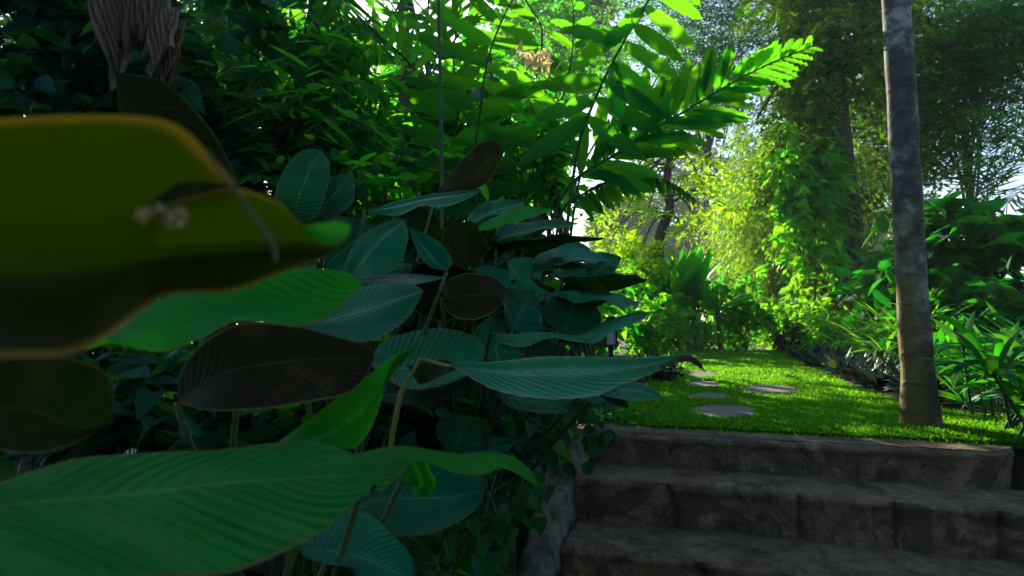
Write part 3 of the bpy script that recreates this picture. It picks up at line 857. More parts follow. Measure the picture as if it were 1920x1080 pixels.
h6 = hero([[(640, 966, 1.25), (690, 925, 1.35), (760, 880, 1.42), (830, 868, 1.45), (890, 885, 1.42), (912, 918, 1.38)],
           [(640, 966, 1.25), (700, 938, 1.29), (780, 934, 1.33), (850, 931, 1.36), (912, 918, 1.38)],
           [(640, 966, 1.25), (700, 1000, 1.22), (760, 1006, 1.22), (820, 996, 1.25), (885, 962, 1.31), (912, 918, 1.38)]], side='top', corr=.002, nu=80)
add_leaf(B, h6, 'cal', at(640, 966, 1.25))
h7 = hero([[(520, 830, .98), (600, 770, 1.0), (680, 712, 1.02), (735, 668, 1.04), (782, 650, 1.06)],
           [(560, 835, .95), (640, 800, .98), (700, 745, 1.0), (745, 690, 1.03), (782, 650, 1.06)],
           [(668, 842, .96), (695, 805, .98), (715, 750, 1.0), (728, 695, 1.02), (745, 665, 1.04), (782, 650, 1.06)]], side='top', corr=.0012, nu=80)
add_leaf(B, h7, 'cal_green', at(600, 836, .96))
add_leaf(B, mid_leaf([at(560, 1030, 1.0), at(660, 1040, 1.05), at(780, 1090, 1.05)], .22, 62, 10, seed=3), 'cal', at(560, 1030, 1.0))
add_leaf(B, mid_leaf([at(770, 860, 1.2), at(790, 905, 1.2), at(775, 930, 1.2)], .06, 20, 10, seed=3), 'cal_green', at(770, 860, 1.2))

# plant C: the long ribbed leaf reaching over the lawn edge
C = big_plant('plant with the long ribbed leaf reaching towards the lawn', -.38, 1.36)
h8 = hero([[(838, 680, 1.42), (880, 680, 1.48), (940, 677, 1.54), (1010, 669, 1.60), (1090, 668, 1.63), (1180, 671, 1.64), (1240, 669, 1.62), (1288, 664, 1.58), (1310, 676, 1.54), (1323, 698, 1.50)],
           [(838, 681, 1.42), (890, 692, 1.44), (950, 698, 1.46), (1020, 698, 1.49), (1090, 696, 1.52), (1160, 692, 1.54), (1220, 684, 1.55), (1275, 672, 1.55), (1305, 680, 1.53), (1323, 698, 1.50)],
           [(838, 682, 1.42), (875, 704, 1.38), (930, 732, 1.35), (1000, 746, 1.34), (1062, 748, 1.36), (1120, 741, 1.39), (1165, 722, 1.43), (1215, 704, 1.47), (1258, 684, 1.51), (1290, 678, 1.52), (1323, 698, 1.50)]],
          side='top', corr=.0050, ncorr=19, nu=200, nv=65, kph=.32)
h8b = hero([[(764, 686, 1.46), (800, 678, 1.47), (840, 674, 1.46), (856, 692, 1.42)], [(785, 722, 1.44), (805, 716, 1.43), (835, 702, 1.42), (856, 692, 1.42)]], (-1, 1), 'under', .001, 8, 30, 10)
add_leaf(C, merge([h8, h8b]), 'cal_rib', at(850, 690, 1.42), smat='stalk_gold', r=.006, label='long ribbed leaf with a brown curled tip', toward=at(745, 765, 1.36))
h8t = hero([[(1232, 690, 1.500), (1262, 672, 1.545), (1290, 667, 1.545), (1312, 680, 1.52), (1323, 699, 1.498)], [(1255, 688, 1.495), (1275, 680, 1.51), (1295, 679, 1.515), (1310, 688, 1.51), (1323, 699, 1.498)]], (-1, 1), 'under', .0005, 8, 24, 8)
part('leaf_tip', h8t, M['cal'], C, label='brown underside of the curled tip')
h3 = hero([[(330, 756, .98), (342, 690, 1.02), (390, 636, 1.04), (460, 606, 1.06), (560, 612, 1.06), (640, 634, 1.05), (690, 648, 1.04), (702, 672, 1.03)],
           [(330, 756, .98), (420, 700, 1.0), (520, 680, 1.02), (620, 672, 1.03), (702, 672, 1.03)],
           [(330, 756, .98), (400, 770, .94), (500, 766, .95), (590, 752, .96), (650, 738, .98), (685, 708, 1.0), (702, 672, 1.03)]], side='under')
add_leaf(C, h3, 'cal', at(330, 756, .98), label='dark brown-backed leaf facing the camera')
add_leaf(C, hero([[(612, 635, 1.06), (640, 646, 1.06), (668, 628, 1.06)], [(622, 640, 1.05), (645, 655, 1.05), (668, 628, 1.06)]], (-1, 1), 'top', 0, 8, 20, 6), 'cal_green')
h11 = hero([[(572, 612, 1.30), (600, 572, 1.38), (650, 545, 1.44), (710, 532, 1.47), (765, 530, 1.47), (795, 545, 1.44)],
            [(572, 612, 1.30), (640, 594, 1.34), (700, 578, 1.38), (750, 560, 1.41), (795, 545, 1.44)],
            [(572, 612, 1.30), (630, 640, 1.26), (690, 640, 1.28), (735, 620, 1.32), (770, 590, 1.37), (795, 545, 1.44)]], side='top', corr=.002, nu=90)
add_leaf(C, h11, 'cal', at(572, 612, 1.30))
h12 = hero([[(690, 680, 1.60), (720, 640, 1.68), (790, 618, 1.72), (850, 618, 1.72), (895, 635, 1.70), (912, 662, 1.66)],
            [(690, 680, 1.60), (750, 690, 1.60), (820, 690, 1.61), (880, 680, 1.63), (912, 662, 1.66)],
            [(690, 680, 1.60), (740, 720, 1.52), (790, 730, 1.50), (850, 715, 1.53), (895, 690, 1.60), (912, 662, 1.66)]], side='top', corr=.0012, nu=80)
add_leaf(C, h12, 'cal', at(690, 680, 1.60))
h12b = hero([[(690, 745, 1.60), (720, 700, 1.65), (790, 690, 1.67), (850, 700, 1.64), (880, 708, 1.6)], [(690, 745, 1.60), (760, 735, 1.58), (820, 728, 1.58), (880, 708, 1.6)],
             [(690, 745, 1.60), (750, 758, 1.53), (800, 757, 1.52), (850, 738, 1.55), (880, 708, 1.6)]], side='top', corr=.0012, nu=70)
add_leaf(C, h12b, 'cal', at(690, 745, 1.60))

# plant D: the leaves standing in the middle of the bed
D = big_plant('plant of upright teal leaves standing behind the blurred leaf', -.62, 1.75)
h9 = hero([[(545, 418, 1.9), (515, 385, 1.9), (522, 340, 1.9), (545, 300, 1.92), (575, 280, 1.94), (602, 281, 1.95)], [(545, 418, 1.9), (560, 370, 1.87), (580, 320, 1.9), (602, 281, 1.95)],
           [(545, 418, 1.9), (590, 408, 1.86), (612, 360, 1.87), (618, 310, 1.9), (602, 281, 1.95)]], side='top', corr=.0015, nu=80)
add_leaf(D, h9, 'cal', at(545, 418, 1.9))
h10 = hero([[(655, 522, 1.6), (645, 500, 1.62), (670, 450, 1.64), (705, 425, 1.66), (740, 412, 1.68), (760, 413, 1.68)], [(655, 522, 1.6), (690, 478, 1.6), (725, 440, 1.63), (760, 413, 1.68)],
            [(655, 522, 1.6), (700, 520, 1.55), (745, 500, 1.57), (765, 450, 1.62), (760, 413, 1.68)]], side='top', corr=.0018, nu=80)
add_leaf(D, h10, 'cal', at(655, 522, 1.6))
h10b = hero([[(765, 425, 1.75), (800, 440, 1.75), (830, 460, 1.74), (848, 490, 1.72), (838, 508, 1.7)], [(765, 425, 1.75), (795, 465, 1.72), (815, 490, 1.7), (838, 508, 1.7)], [(765, 425, 1.75), (778, 460, 1.7), (790, 485, 1.68), (810, 502, 1.68), (838, 508, 1.7)]], side='top', nu=60)
add_leaf(D, h10b, 'cal', at(838, 508, 1.7))
h13 = hero([[(684, 398, 2.0), (740, 378, 2.06), (800, 366, 2.10), (860, 358, 2.12), (905, 357, 2.12)], [(684, 398, 2.0), (740, 388, 2.0), (800, 374, 2.04), (860, 366, 2.08), (905, 357, 2.12)],
            [(684, 398, 2.0), (745, 404, 1.94), (790, 386, 1.96), (830, 388, 1.97), (870, 376, 2.03), (905, 357, 2.12)]], side='top', corr=.0035, ncorr=19, nu=130, nv=61, kph=.32)
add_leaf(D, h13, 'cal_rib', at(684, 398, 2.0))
h14 = hero([[(818, 362, 2.3), (850, 320, 2.3), (890, 275, 2.32), (920, 262, 2.34), (937, 268, 2.34)], [(818, 362, 2.3), (860, 345, 2.26), (905, 310, 2.28), (937, 268, 2.34)], [(818, 362, 2.3), (870, 362, 2.24), (915, 340, 2.25), (935, 300, 2.3), (937, 268, 2.34)]], side='under', nu=60)
add_leaf(D, h14, 'cal', at(818, 362, 2.3), label='upright dark brown-backed leaf')
h16 = hero([[(660, 526, 1.55), (720, 516, 1.62), (780, 514, 1.66), (838, 520, 1.66)], [(660, 526, 1.55), (720, 524, 1.56), (780, 522, 1.6), (838, 520, 1.66)], [(660, 526, 1.55), (720, 536, 1.48), (780, 533, 1.5), (838, 520, 1.66)]], side='top', corr=.002, nu=80)
add_leaf(D, h16, 'cal', at(660, 526, 1.55), label='flat leaf catching a streak of light')

# plant E: layered leaves stepping down to the lantern
E_ = big_plant('plant of layered flat leaves in front of the garden lantern', -.16, 2.45)
h15 = hero([[(828, 560, 1.75), (840, 525, 1.78), (880, 512, 1.8), (925, 520, 1.8), (955, 545, 1.78)], [(828, 560, 1.75), (870, 555, 1.74), (915, 552, 1.75), (955, 545, 1.78)], [(828, 560, 1.75), (845, 590, 1.7), (885, 600, 1.68), (930, 582, 1.72), (955, 545, 1.78)]], side='under', nu=50)
add_leaf(E_, h15, 'cal', at(828, 560, 1.75))
h17 = hero([[(1020, 550, 2.2), (1070, 545, 2.28), (1120, 548, 2.3), (1165, 553, 2.3), (1198, 570, 2.25)], [(1020, 552, 2.2), (1070, 556, 2.2), (1120, 556, 2.22), (1165, 560, 2.24), (1198, 570, 2.25)],
            [(1020, 554, 2.2), (1055, 558, 2.14), (1080, 568, 2.1), (1130, 562, 2.12), (1165, 577, 2.12), (1198, 570, 2.25)]], side='top', corr=.0015, nu=80)
add_leaf(E_, h17, 'cal', at(1020, 552, 2.2))
h18 = hero([[(1050, 640, 1.95), (1100, 622, 2.05), (1150, 598, 2.12), (1190, 586, 2.16), (1222, 586, 2.18)], [(1050, 640, 1.95), (1100, 630, 2.0), (1150, 608, 2.06), (1190, 594, 2.12), (1222, 586, 2.18)], [(1050, 640, 1.95), (1110, 645, 1.92), (1150, 622, 1.96), (1195, 604, 2.06), (1222, 586, 2.18)]], side='top', corr=.0035, ncorr=19, nu=130, nv=61, kph=.32)
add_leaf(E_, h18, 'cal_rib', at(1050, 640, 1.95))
h18b = hero([[(918, 622, 1.9), (960, 626, 1.95), (1000, 622, 1.98), (1045, 625, 1.98), (1090, 632, 1.97), (1135, 650, 1.95)], [(918, 624, 1.9), (960, 636, 1.88), (1000, 634, 1.9), (1045, 632, 1.92), (1090, 638, 1.93), (1135, 650, 1.95)],
             [(918, 626, 1.9), (945, 645, 1.84), (985, 650, 1.82), (1030, 634, 1.86), (1075, 640, 1.88), (1135, 650, 1.95)]], side='top', corr=.0035, ncorr=19, nu=130, nv=61, kph=.32)
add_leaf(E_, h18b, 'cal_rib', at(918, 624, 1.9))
h19 = hero([[(935, 738, 1.7), (985, 735, 1.76), (1030, 742, 1.78), (1078, 752, 1.76)], [(935, 742, 1.7), (985, 752, 1.7), (1030, 758, 1.72), (1080, 775, 1.72)], [(935, 745, 1.7), (960, 765, 1.64), (1010, 774, 1.63), (1080, 776, 1.71)]], side='top', corr=.003, ncorr=14, nu=80)
add_leaf(E_, h19, 'cal', at(935, 742, 1.7))
h19b = hero([[(1120, 735, 1.75), (1160, 718, 1.82), (1200, 718, 1.85), (1232, 732, 1.83), (1240, 745, 1.8)], [(1120, 737, 1.75), (1160, 730, 1.78), (1200, 734, 1.79), (1240, 746, 1.8)], [(1120, 740, 1.75), (1160, 748, 1.70), (1195, 752, 1.70), (1240, 747, 1.8)]], side='top', nu=70)
add_leaf(E_, h19b, 'cal', at(1120, 737, 1.75))
add_leaf(E_, mid_leaf([at(1085, 740, 1.72), at(1130, 745, 1.74), at(1180, 765, 1.72)], .12, 60, 10, corr=.002, seed=2), 'cal', at(1085, 740, 1.72))
for (pts, W, roll, side) in [
    ([(960, 620, 2.05), (985, 570, 2.1), (1000, 545, 2.12)], .16, 20, 'top'), ([(1060, 625, 2.2), (1072, 580, 2.2), (1080, 545, 2.22)], .22, 15, 'top'),
    ([(880, 500, 2.1), (870, 460, 2.1), (885, 415, 2.1)], .20, 25, 'under'), ([(905, 470, 2.3), (960, 440, 2.35), (1040, 425, 2.4), (1088, 420, 2.4)], .16, 72, 'top'),
    ([(930, 460, 2.3), (990, 450, 2.35), (1060, 443, 2.4), (1136, 447, 2.4)], .18, 76, 'under'), ([(1000, 500, 2.4), (1060, 488, 2.45), (1110, 486, 2.5), (1150, 490, 2.5)], .2, 70, 'top'),
    ([(1000, 510, 2.3), (1050, 503, 2.35), (1115, 505, 2.4)], .2, 78, 'top'), ([(1060, 520, 2.4), (1120, 525, 2.45), (1180, 522, 2.5), (1215, 525, 2.5)], .22, 68, 'under'),
    ([(1105, 520, 2.6), (1130, 500, 2.6), (1165, 482, 2.6)], .14, 40, 'top'), ([(880, 420, 2.3), (930, 395, 2.35), (985, 380, 2.4)], .15, 66, 'top'),
    ([(845, 850, 1.55), (865, 815, 1.55), (885, 780, 1.55)], .13, 15, 'top'), ([(880, 850, 1.6), (900, 815, 1.6), (910, 785, 1.6)], .10, 40, 'top'),
    ([(940, 690, 2.0), (930, 650, 2.05), (950, 600, 2.1)], .22, 35, 'top'), ([(890, 580, 2.2), (905, 545, 2.2), (950, 505, 2.25)], .20, 40, 'top')]:
    P = [at(*p) for p in pts]
    add_leaf(E_, mid_leaf(P, W, roll, 12, side, .0022, 18, .006, 60, 35, random.random() * 6), 'cal', P[0])

# further clumps of the same plant filling the bed behind
def cal_clump(label, x, y, n, hmin, hmax, L=.52, W=.25, az0=0, azs=math.pi, mat='cal', g=rng):
    o = big_plant(label, x, y)
    base = np.array(o.location)
    made = 0
    for i in range(n * 4):
        if made >= n: break
        az = az0 + g.uniform(-azs, azs)
        h = np.array([math.cos(az), math.sin(az), 0])
        H = g.uniform(hmin, hmax); lean = g.uniform(.08, .35)
        p0 = base + h * lean + np.array([0, 0, H])
        l = L * g.uniform(.7, 1.15); el = g.uniform(-.15, 1.0)
        dr = g.uniform(.5, 1.1)
        s = np.linspace(0, 1, 5); ang = el - dr * s
        st_ = np.stack([np.cos(ang), np.sin(ang)], 1) * l / 4
        cum = np.vstack([[0, 0], np.cumsum(st_[:-1], 0)])
        mid = p0 + cum[:, :1] * h + np.array([0, 0, 1.0]) * cum[:, 1:]
        fd = mid - np.array([0, 0, CAM_Z])
        px = 960 + F_PX * fd[:, 0] / np.maximum(fd[:, 1], .2)
        py = 610 - F_PX * fd[:, 2] / np.maximum(fd[:, 1], .2)
        if np.any((px > 1150) | ((px > 900) & (py > 740)) | ((px > 1040) & (py < 460)) | (mid[:, 1] < .95)): continue
        made += 1
        geo = mid_leaf(mid, W * g.uniform(.7, 1.15), g.normal() * 22, 14, 'up', .002, 18, .008, 60, 33, g.uniform(0, 6), toward=mid[2] + np.array([0, 0, 3.0]))
        add_leaf(o, geo, mat if g.uniform() < .75 else 'cal_green', p0, bow=.05)
    return o
cal_clump('low big-leaved plant in the dark gap under the blurred leaf', -.95, 1.25, 7, .15, .55, .36, .18)
cal_clump('shaded big-leaved plant behind the dark brown-backed leaf', -.75, 1.7, 8, .2, .75, .42, .2)
cal_clump('big-leaved plant in the middle of the bed beside the upright teal leaves', -.35, 2.15, 9, .35, 1.05)
cal_clump('big-leaved plant behind the long ribbed leaf', -.14, 2.4, 9, .3, .85)
cal_clump('big-leaved plant at the left end of the bed in deep shade', -1.35, 2.0, 9, .3, 1.05)
cal_clump('big-leaved plant under the dead hanging leaves', -1.1, 2.6, 10, .5, 1.25)
cal_clump('big-leaved plant below the thin upright pole', -.45, 2.85, 10, .5, 1.2)
cal_clump('big-leaved plant behind the layered leaves, before the bright sky gap', .15, 3.1, 10, .4, 1.05)
cal_clump('big-leaved plant hiding the base of the arching ginger', -.05, 3.7, 10, .5, 1.1)
cal_clump('low big-leaved plant at the top step beside the lawn', .24, 3.35, 7, .1, .5, .4, .2, math.pi, 1.6)

cal_clump('low big-leaved plant filling the dark gap above the broad corner leaf', -.72, 1.35, 9, .08, .42, .34, .17)
cal_clump('low shaded big-leaved plant below the brown-backed leaves', -.40, 1.6, 9, .10, .5, .36, .17)
cal_clump('low big-leaved plant at the far left behind the corner leaf', -1.25, 1.55, 9, .10, .6, .4, .2)
# more flat leaves layered in the middle of the bed
gF = np.random.default_rng(77)
for k in range(13):
    px, py, Y = gF.uniform(880, 1080), gF.uniform(470, 630), gF.uniform(2.1, 2.9)
    L = gF.uniform(90, 170); dy = gF.uniform(-22, 14)
    P = [at(px, py, Y), at(px + L * .5, py + dy - 6, Y + .03), at(px + L, py + dy + 8, Y + gF.uniform(-.1, .15))]
    if px + L > 1185: continue
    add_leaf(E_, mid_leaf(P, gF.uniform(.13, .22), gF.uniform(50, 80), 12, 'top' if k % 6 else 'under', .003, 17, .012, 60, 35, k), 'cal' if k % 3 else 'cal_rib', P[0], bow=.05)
for k in range(16):
    px, py, Y = gF.uniform(560, 860), gF.uniform(430, 600), gF.uniform(1.9, 2.5)
    L = gF.uniform(90, 160); a = gF.uniform(-1.2, .5)
    P = [at(px, py, Y), at(px + L * .5 * math.cos(a), py + L * .5 * math.sin(a) - 6, Y), at(px + L * math.cos(a), py + L * math.sin(a), Y + .05)]
    add_leaf(D, mid_leaf(P, gF.uniform(.14, .22), gF.uniform(10, 65), 12, 'top' if k % 3 else 'under', .0025, 18, .01, 60, 35, k), 'cal', P[0], bow=.05)

# dead flower sprig lying across the blurred leaf
sp = thing('dried_flower', 'withered pale flower sprig caught on the blurred olive leaf', 'dried flower', at(300, 400, .40))
gs = [tube(curve([at(275, 402, .395), at(310, 385, .39), at(345, 375, .395)], 8), .0009, 6)]
part('twig', merge(gs), M['dry'], sp)
fl = []
for (px, py, r) in [(268, 408, .005), (280, 400, .004), (300, 393, .0045), (322, 412, .0045), (335, 408, .0055), (340, 400, .004), (318, 420, .0035), (262, 398, .003)]:
    c = at(px, py, .385)
    d = rand_dirs(9); fl.append(place_leaves(np.repeat(c[None], 9, 0) - d * r * .2, d, rand_dirs(9), r * 1.5, r, 'fold'))
part('petals', merge(fl), M['drygold'], sp)
tg = thing('dry_twig', 'thin pale dead twig hanging over the torn edge of the blurred leaf', 'twig', at(450, 380, .38))
part('stem', tube(curve([at(388, 285, .365), at(420, 330, .37), at(455, 375, .375), (at(490, 425, .375)), at(512, 458, .375), at(517, 492, .375)], 24), np.linspace(.0012, .0016, 24), 6), M['dry'], tg)
part('bud', tube(curve([at(498, 440, .374), at(508, 452, .374), at(512, 462, .374)], 6), np.array([.001, .0028, .0012]), 6), M['dry'], tg)

# trailing vine over the low wall, leaf litter and undergrowth
def hang_vine(label, pts, n, ln, mat='ivy', sd=(.06, .06, .06), kind='heart', name='trailing_vine', cat='vine', group=None):
    P = curve(pts, 24)
    o = thing(name, label, cat, P[0], group)
    gs = []
    for k in range(5):
        gs.append(tube(curve(np.array(pts) + rng.normal(size=(len(pts), 3)) * np.array(sd) * .7, 20), .003, 5))
    part('stem', merge(gs), M['stalk'], o)
    i = rng.integers(0, 24, n)
    pos = P[i] + rng.normal(size=(n, 3)) * np.array(sd)
    d = rng.normal(size=(n, 3)) * .5 + np.array([.25, -.35, -.55])
    nr = np.array([.15, -.75, .75]) + rng.normal(size=(n, 3)) * .35
    s = rng.uniform(.55, 1.2, n)
    part('foliage', place_leaves(pos, d, nr, ln * s, ln * .72 * s, kind), M[mat], o)
    return o
hang_vine('trailing vine with heart-shaped leaves spilling down the rough side wall', [at(950, 850, 2.2), at(975, 900, 2.05), at(925, 985, 1.85), at(880, 1090, 1.7)], 110, .062, sd=(.05, .05, .05))
hang_vine('small-leaved vine at the foot of the bed below the folded green leaf', [at(900, 900, 1.75), at(870, 960, 1.65), at(840, 1020, 1.6), at(800, 1100, 1.55)], 110, .052, sd=(.07, .06, .05))
hang_vine('dark creeping foliage hanging beside the left end of the top step', [at(900, 770, 2.6), at(980, 790, 2.7), at(1020, 800, 2.9), at(1070, 785, 3.3)], 170, .085, 'vine_dark', (.10, .08, .10), 'long')
hang_vine('dark creeper between the steps and the long ribbed leaf', [at(1000, 830, 2.7), at(970, 800, 2.5), at(930, 830, 2.4), at(890, 880, 2.2)], 150, .07, 'vine_dark', (.07, .06, .06))
hang_vine('young bright seedling leaves at the bottom of the bed', [at(790, 1000, 1.5), at(760, 1040, 1.4), at(720, 1090, 1.4)], 34, .05, 'ivy', (.10, .05, .03))

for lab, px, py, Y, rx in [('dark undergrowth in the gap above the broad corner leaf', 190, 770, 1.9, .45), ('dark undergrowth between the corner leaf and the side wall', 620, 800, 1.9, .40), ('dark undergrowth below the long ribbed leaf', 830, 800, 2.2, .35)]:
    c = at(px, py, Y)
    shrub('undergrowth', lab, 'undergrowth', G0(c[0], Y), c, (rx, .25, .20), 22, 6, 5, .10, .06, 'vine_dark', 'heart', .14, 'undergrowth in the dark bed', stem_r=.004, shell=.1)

# ------------------------------------------------------------------ left background: vines, palms, ginger, trees
def at3(px, py, Y): return at(px, py, Y)

vines = 'leafy climbers in the dark left corner'
shrub('climbing_shrub', 'dark broad-leaved climber filling the top left corner', 'shrub', G0(-3.4, 4.2), at(60, 120, 4.2), (1.1, .6, .85), 44, 8, 6, .17, .13, 'vine_dark', 'heart', .35, vines)
shrub('climbing_shrub', 'dark climber just above the blurred leaf at the left edge', 'shrub', G0(-3.0, 4.0), at(110, 310, 4.0), (.95, .5, .55), 22, 7, 6, .16, .12, 'vine_dark', 'heart', .3, vines)
shrub('climbing_shrub', 'dark climber with teal leaves right of the dead hanging leaves', 'shrub', G0(-1.9, 4.3), at(420, 180, 4.3), (.55, .5, .6), 18, 7, 6, .17, .10, 'vine_dark', 'fold', .3, vines)
shrub('climbing_shrub', 'dark shrub behind the upright brown-backed leaf', 'shrub', G0(-1.8, 4.8), at(450, 330, 4.8), (.75, .5, .6), 20, 7, 6, .15, .08, 'vine_dark', 'long', .3, vines)
trees_l = 'trees and tall shrubs massed behind the bed'
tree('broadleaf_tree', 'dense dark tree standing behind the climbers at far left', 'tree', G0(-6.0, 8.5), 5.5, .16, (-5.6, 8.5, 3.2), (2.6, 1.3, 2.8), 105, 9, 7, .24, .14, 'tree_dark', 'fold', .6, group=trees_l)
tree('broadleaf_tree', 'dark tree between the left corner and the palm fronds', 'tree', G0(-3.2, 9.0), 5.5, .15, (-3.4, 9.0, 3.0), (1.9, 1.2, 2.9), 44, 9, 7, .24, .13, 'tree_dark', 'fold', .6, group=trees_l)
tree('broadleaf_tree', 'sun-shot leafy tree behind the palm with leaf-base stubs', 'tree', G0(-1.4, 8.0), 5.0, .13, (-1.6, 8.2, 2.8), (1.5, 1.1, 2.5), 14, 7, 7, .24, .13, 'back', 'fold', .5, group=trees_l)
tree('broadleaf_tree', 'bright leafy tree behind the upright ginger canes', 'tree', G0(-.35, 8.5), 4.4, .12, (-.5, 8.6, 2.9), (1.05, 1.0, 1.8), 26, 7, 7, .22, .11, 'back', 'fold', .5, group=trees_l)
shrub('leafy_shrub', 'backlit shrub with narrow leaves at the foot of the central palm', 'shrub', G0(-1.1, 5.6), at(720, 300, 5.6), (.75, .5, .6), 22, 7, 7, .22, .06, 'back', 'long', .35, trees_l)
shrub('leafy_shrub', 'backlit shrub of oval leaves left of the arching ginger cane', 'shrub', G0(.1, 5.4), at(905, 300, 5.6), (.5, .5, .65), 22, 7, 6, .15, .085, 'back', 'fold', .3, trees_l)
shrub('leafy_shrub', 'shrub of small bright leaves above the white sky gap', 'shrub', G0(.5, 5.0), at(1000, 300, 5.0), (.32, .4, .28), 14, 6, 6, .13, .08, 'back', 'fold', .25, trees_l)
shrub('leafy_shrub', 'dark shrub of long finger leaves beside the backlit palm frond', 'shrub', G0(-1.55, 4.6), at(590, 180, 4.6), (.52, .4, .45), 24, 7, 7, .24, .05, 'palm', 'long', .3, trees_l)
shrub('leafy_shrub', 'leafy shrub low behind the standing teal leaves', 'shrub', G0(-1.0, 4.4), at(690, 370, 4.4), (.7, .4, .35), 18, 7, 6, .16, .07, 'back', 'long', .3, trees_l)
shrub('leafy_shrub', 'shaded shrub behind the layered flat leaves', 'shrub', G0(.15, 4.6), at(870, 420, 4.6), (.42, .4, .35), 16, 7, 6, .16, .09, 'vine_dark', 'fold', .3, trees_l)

tree('broadleaf_tree', 'tall thin-trunked tree far back behind the golden dead flower', 'tree', G0(.4, 24), 9.0, .12, at(1000, 90, 24), (2.4, 1.4, 2.6), 70, 9, 7, .26, .15, 'tree', 'fold', .6, group=trees_l)
tree('broadleaf_tree', 'tall leafy tree far behind the ginger, above the white sky gap', 'tree', G0(-.4, 13.5), 4.6, .10, (-.9, 13.5, 4.0), (1.6, 1.2, 1.8), 32, 7, 7, .24, .13, 'back', 'fold', .5, group=trees_l)
shrub('leafy_shrub', 'mid-green shrub behind the layered flat leaves', 'shrub', G0(.4, 8.6), (.4, 8.6, .55), (.95, .7, .65), 28, 7, 7, .2, .11, 'back', 'fold', .35, trees_l, shell=.2)
shrub('leafy_shrub', 'low shrub beyond the lantern at the left of the lawn', 'shrub', G0(1.7, 12), (1.7, 12, .75), (1.0, .7, .8), 30, 7, 7, .2, .11, 'tree', 'fold', .35, trees_l, shell=.2)
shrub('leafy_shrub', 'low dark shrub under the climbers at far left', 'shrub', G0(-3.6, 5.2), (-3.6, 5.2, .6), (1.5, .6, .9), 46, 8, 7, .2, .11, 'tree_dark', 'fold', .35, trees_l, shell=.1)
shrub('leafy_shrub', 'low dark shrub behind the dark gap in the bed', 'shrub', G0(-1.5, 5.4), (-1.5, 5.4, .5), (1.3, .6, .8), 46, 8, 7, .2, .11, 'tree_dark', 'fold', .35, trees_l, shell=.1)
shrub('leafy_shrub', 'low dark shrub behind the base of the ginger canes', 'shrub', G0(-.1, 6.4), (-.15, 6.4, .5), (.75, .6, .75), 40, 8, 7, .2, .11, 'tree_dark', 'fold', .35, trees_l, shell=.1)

# dead hanging leaves at the top left
for (lab, pts, w, n) in [('broad bunch of dead grey leaf strips hanging at the left', [(195, -80, 3.2), (215, 30, 3.15), (225, 110, 3.1), (215, 165, 3.1)], .11, 22),
                    ('curled dead leaf hanging in the middle of the dead bunch', [(285, -70, 3.2), (280, 10, 3.15), (262, 70, 3.1), (250, 115, 3.1)], .10, 20),
                    ('narrow dead leaf hanging to the right of the dead bunch', [(335, 20, 3.2), (325, 50, 3.15), (315, 100, 3.1), (292, 150, 3.1)], .07, 16)]:
    o = thing('dead_leaf', lab, 'dead leaf', at(*pts[0]), 'dead leaves hanging at the top left')
    base = curve([at(*p) for p in pts], 26)
    gs = []
    for piece in range(3):
        nc = 31
        G = np.zeros((26, nc, 3)); ph = rng.uniform(0, 6); ww = w * rng.uniform(.8, 1.25); ox = rng.normal(size=3) * np.array([.05, .04, .02])
        for j in range(nc):
            v = j / (nc - 1) - .5
            tt = np.linspace(0, 1, 26) * (rng.uniform(.93, 1.0) * (.80 + .25 * math.cos(v * 2.6 + piece)) - (.22 if rng.uniform() < .12 else 0))
            B = np.stack([np.interp(tt, np.linspace(0, 1, 26), base[:, q]) for q in range(3)], 1)
            fan = .35 + .9 * np.sin(np.pi * np.clip(tt, 0, 1) ** .8)
            B[:, 0] += v * ww * fan + .012 * np.sin(tt * 9 + v * 8 + ph)
            B[:, 1] += .016 * np.sin(v * 44 + ph) * fan + .03 * np.sin(tt * 5 + ph + v * 3)
            G[:, j] = B + ox
        gs.append((G.reshape(-1, 3), grid_faces(26, nc), np.stack(np.broadcast_arrays(np.linspace(0, 6, nc)[None] % 1, np.linspace(0, 1, 26)[:, None]), -1).reshape(-1, 2)))
    part('shrivelled_blade', merge(gs), M['dry'], o)

# thin straight pole
po = thing('thin_pole', 'thin straight dark upright pole in front of the palm', 'pole', G0(at(826, 320, 3.2)[0], 3.2))
P = curve([np.array([at(829, 330, 3.2)[0] + .0, 3.2, ground_z(-.36, 3.2)]), at(828, 330, 3.2), at(822, -20, 3.2), at(819, -300, 3.2)], 30)
P = curve(P, 120)
part('shaft', tube(P, np.array([.0095 + (.0025 if i % 15 == 7 else 0) for i in range(120)]), 10), M['stalk'], po)

# palms
def palm(label, base, top, r, fr, ll, lw, n, mat='palm', barkmat='bark_grey', group='palms behind the bed', kind='long', ang=60, vee=.2, droop=.25, stub=True, rach=.012):
    o = thing('palm', label, 'palm', base, group)
    base = np.asarray(base, float); top = np.asarray(top, float)
    gs = [tube(wobble(base - [0, 0, .15], top, 14, r * .8), np.linspace(r * 1.2, r * .9, 14), 12)]
    if stub:
        for k in range(26):
            t = .35 + .62 * k / 26; a = k * 2.4
            p = base * (1 - t) + top * t; h = np.array([math.cos(a), math.sin(a), 0])
            gs.append(tube(curve([p + h * r * .7, p + h * r * 1.5 + [0, 0, .10], p + h * r * 2.0 + [0, 0, .24]], 6), np.linspace(r * .5, r * .12, 6), 6))
    part('trunk', merge(gs), M[barkmat], o)
    for (mid, tip) in fr:
        geo, C = frond([top, np.asarray(mid), np.asarray(tip)], ll, lw, n, ang, droop, kind, .15, vee)
        st_ = tube(C, np.linspace(rach, rach * .25, len(C)), 6)
        part('frond', merge([geo]), M[mat], o)
        part('frond_stalk', st_, M['stalk'], o)
    return o
T1 = at(800, 150, 5.6)
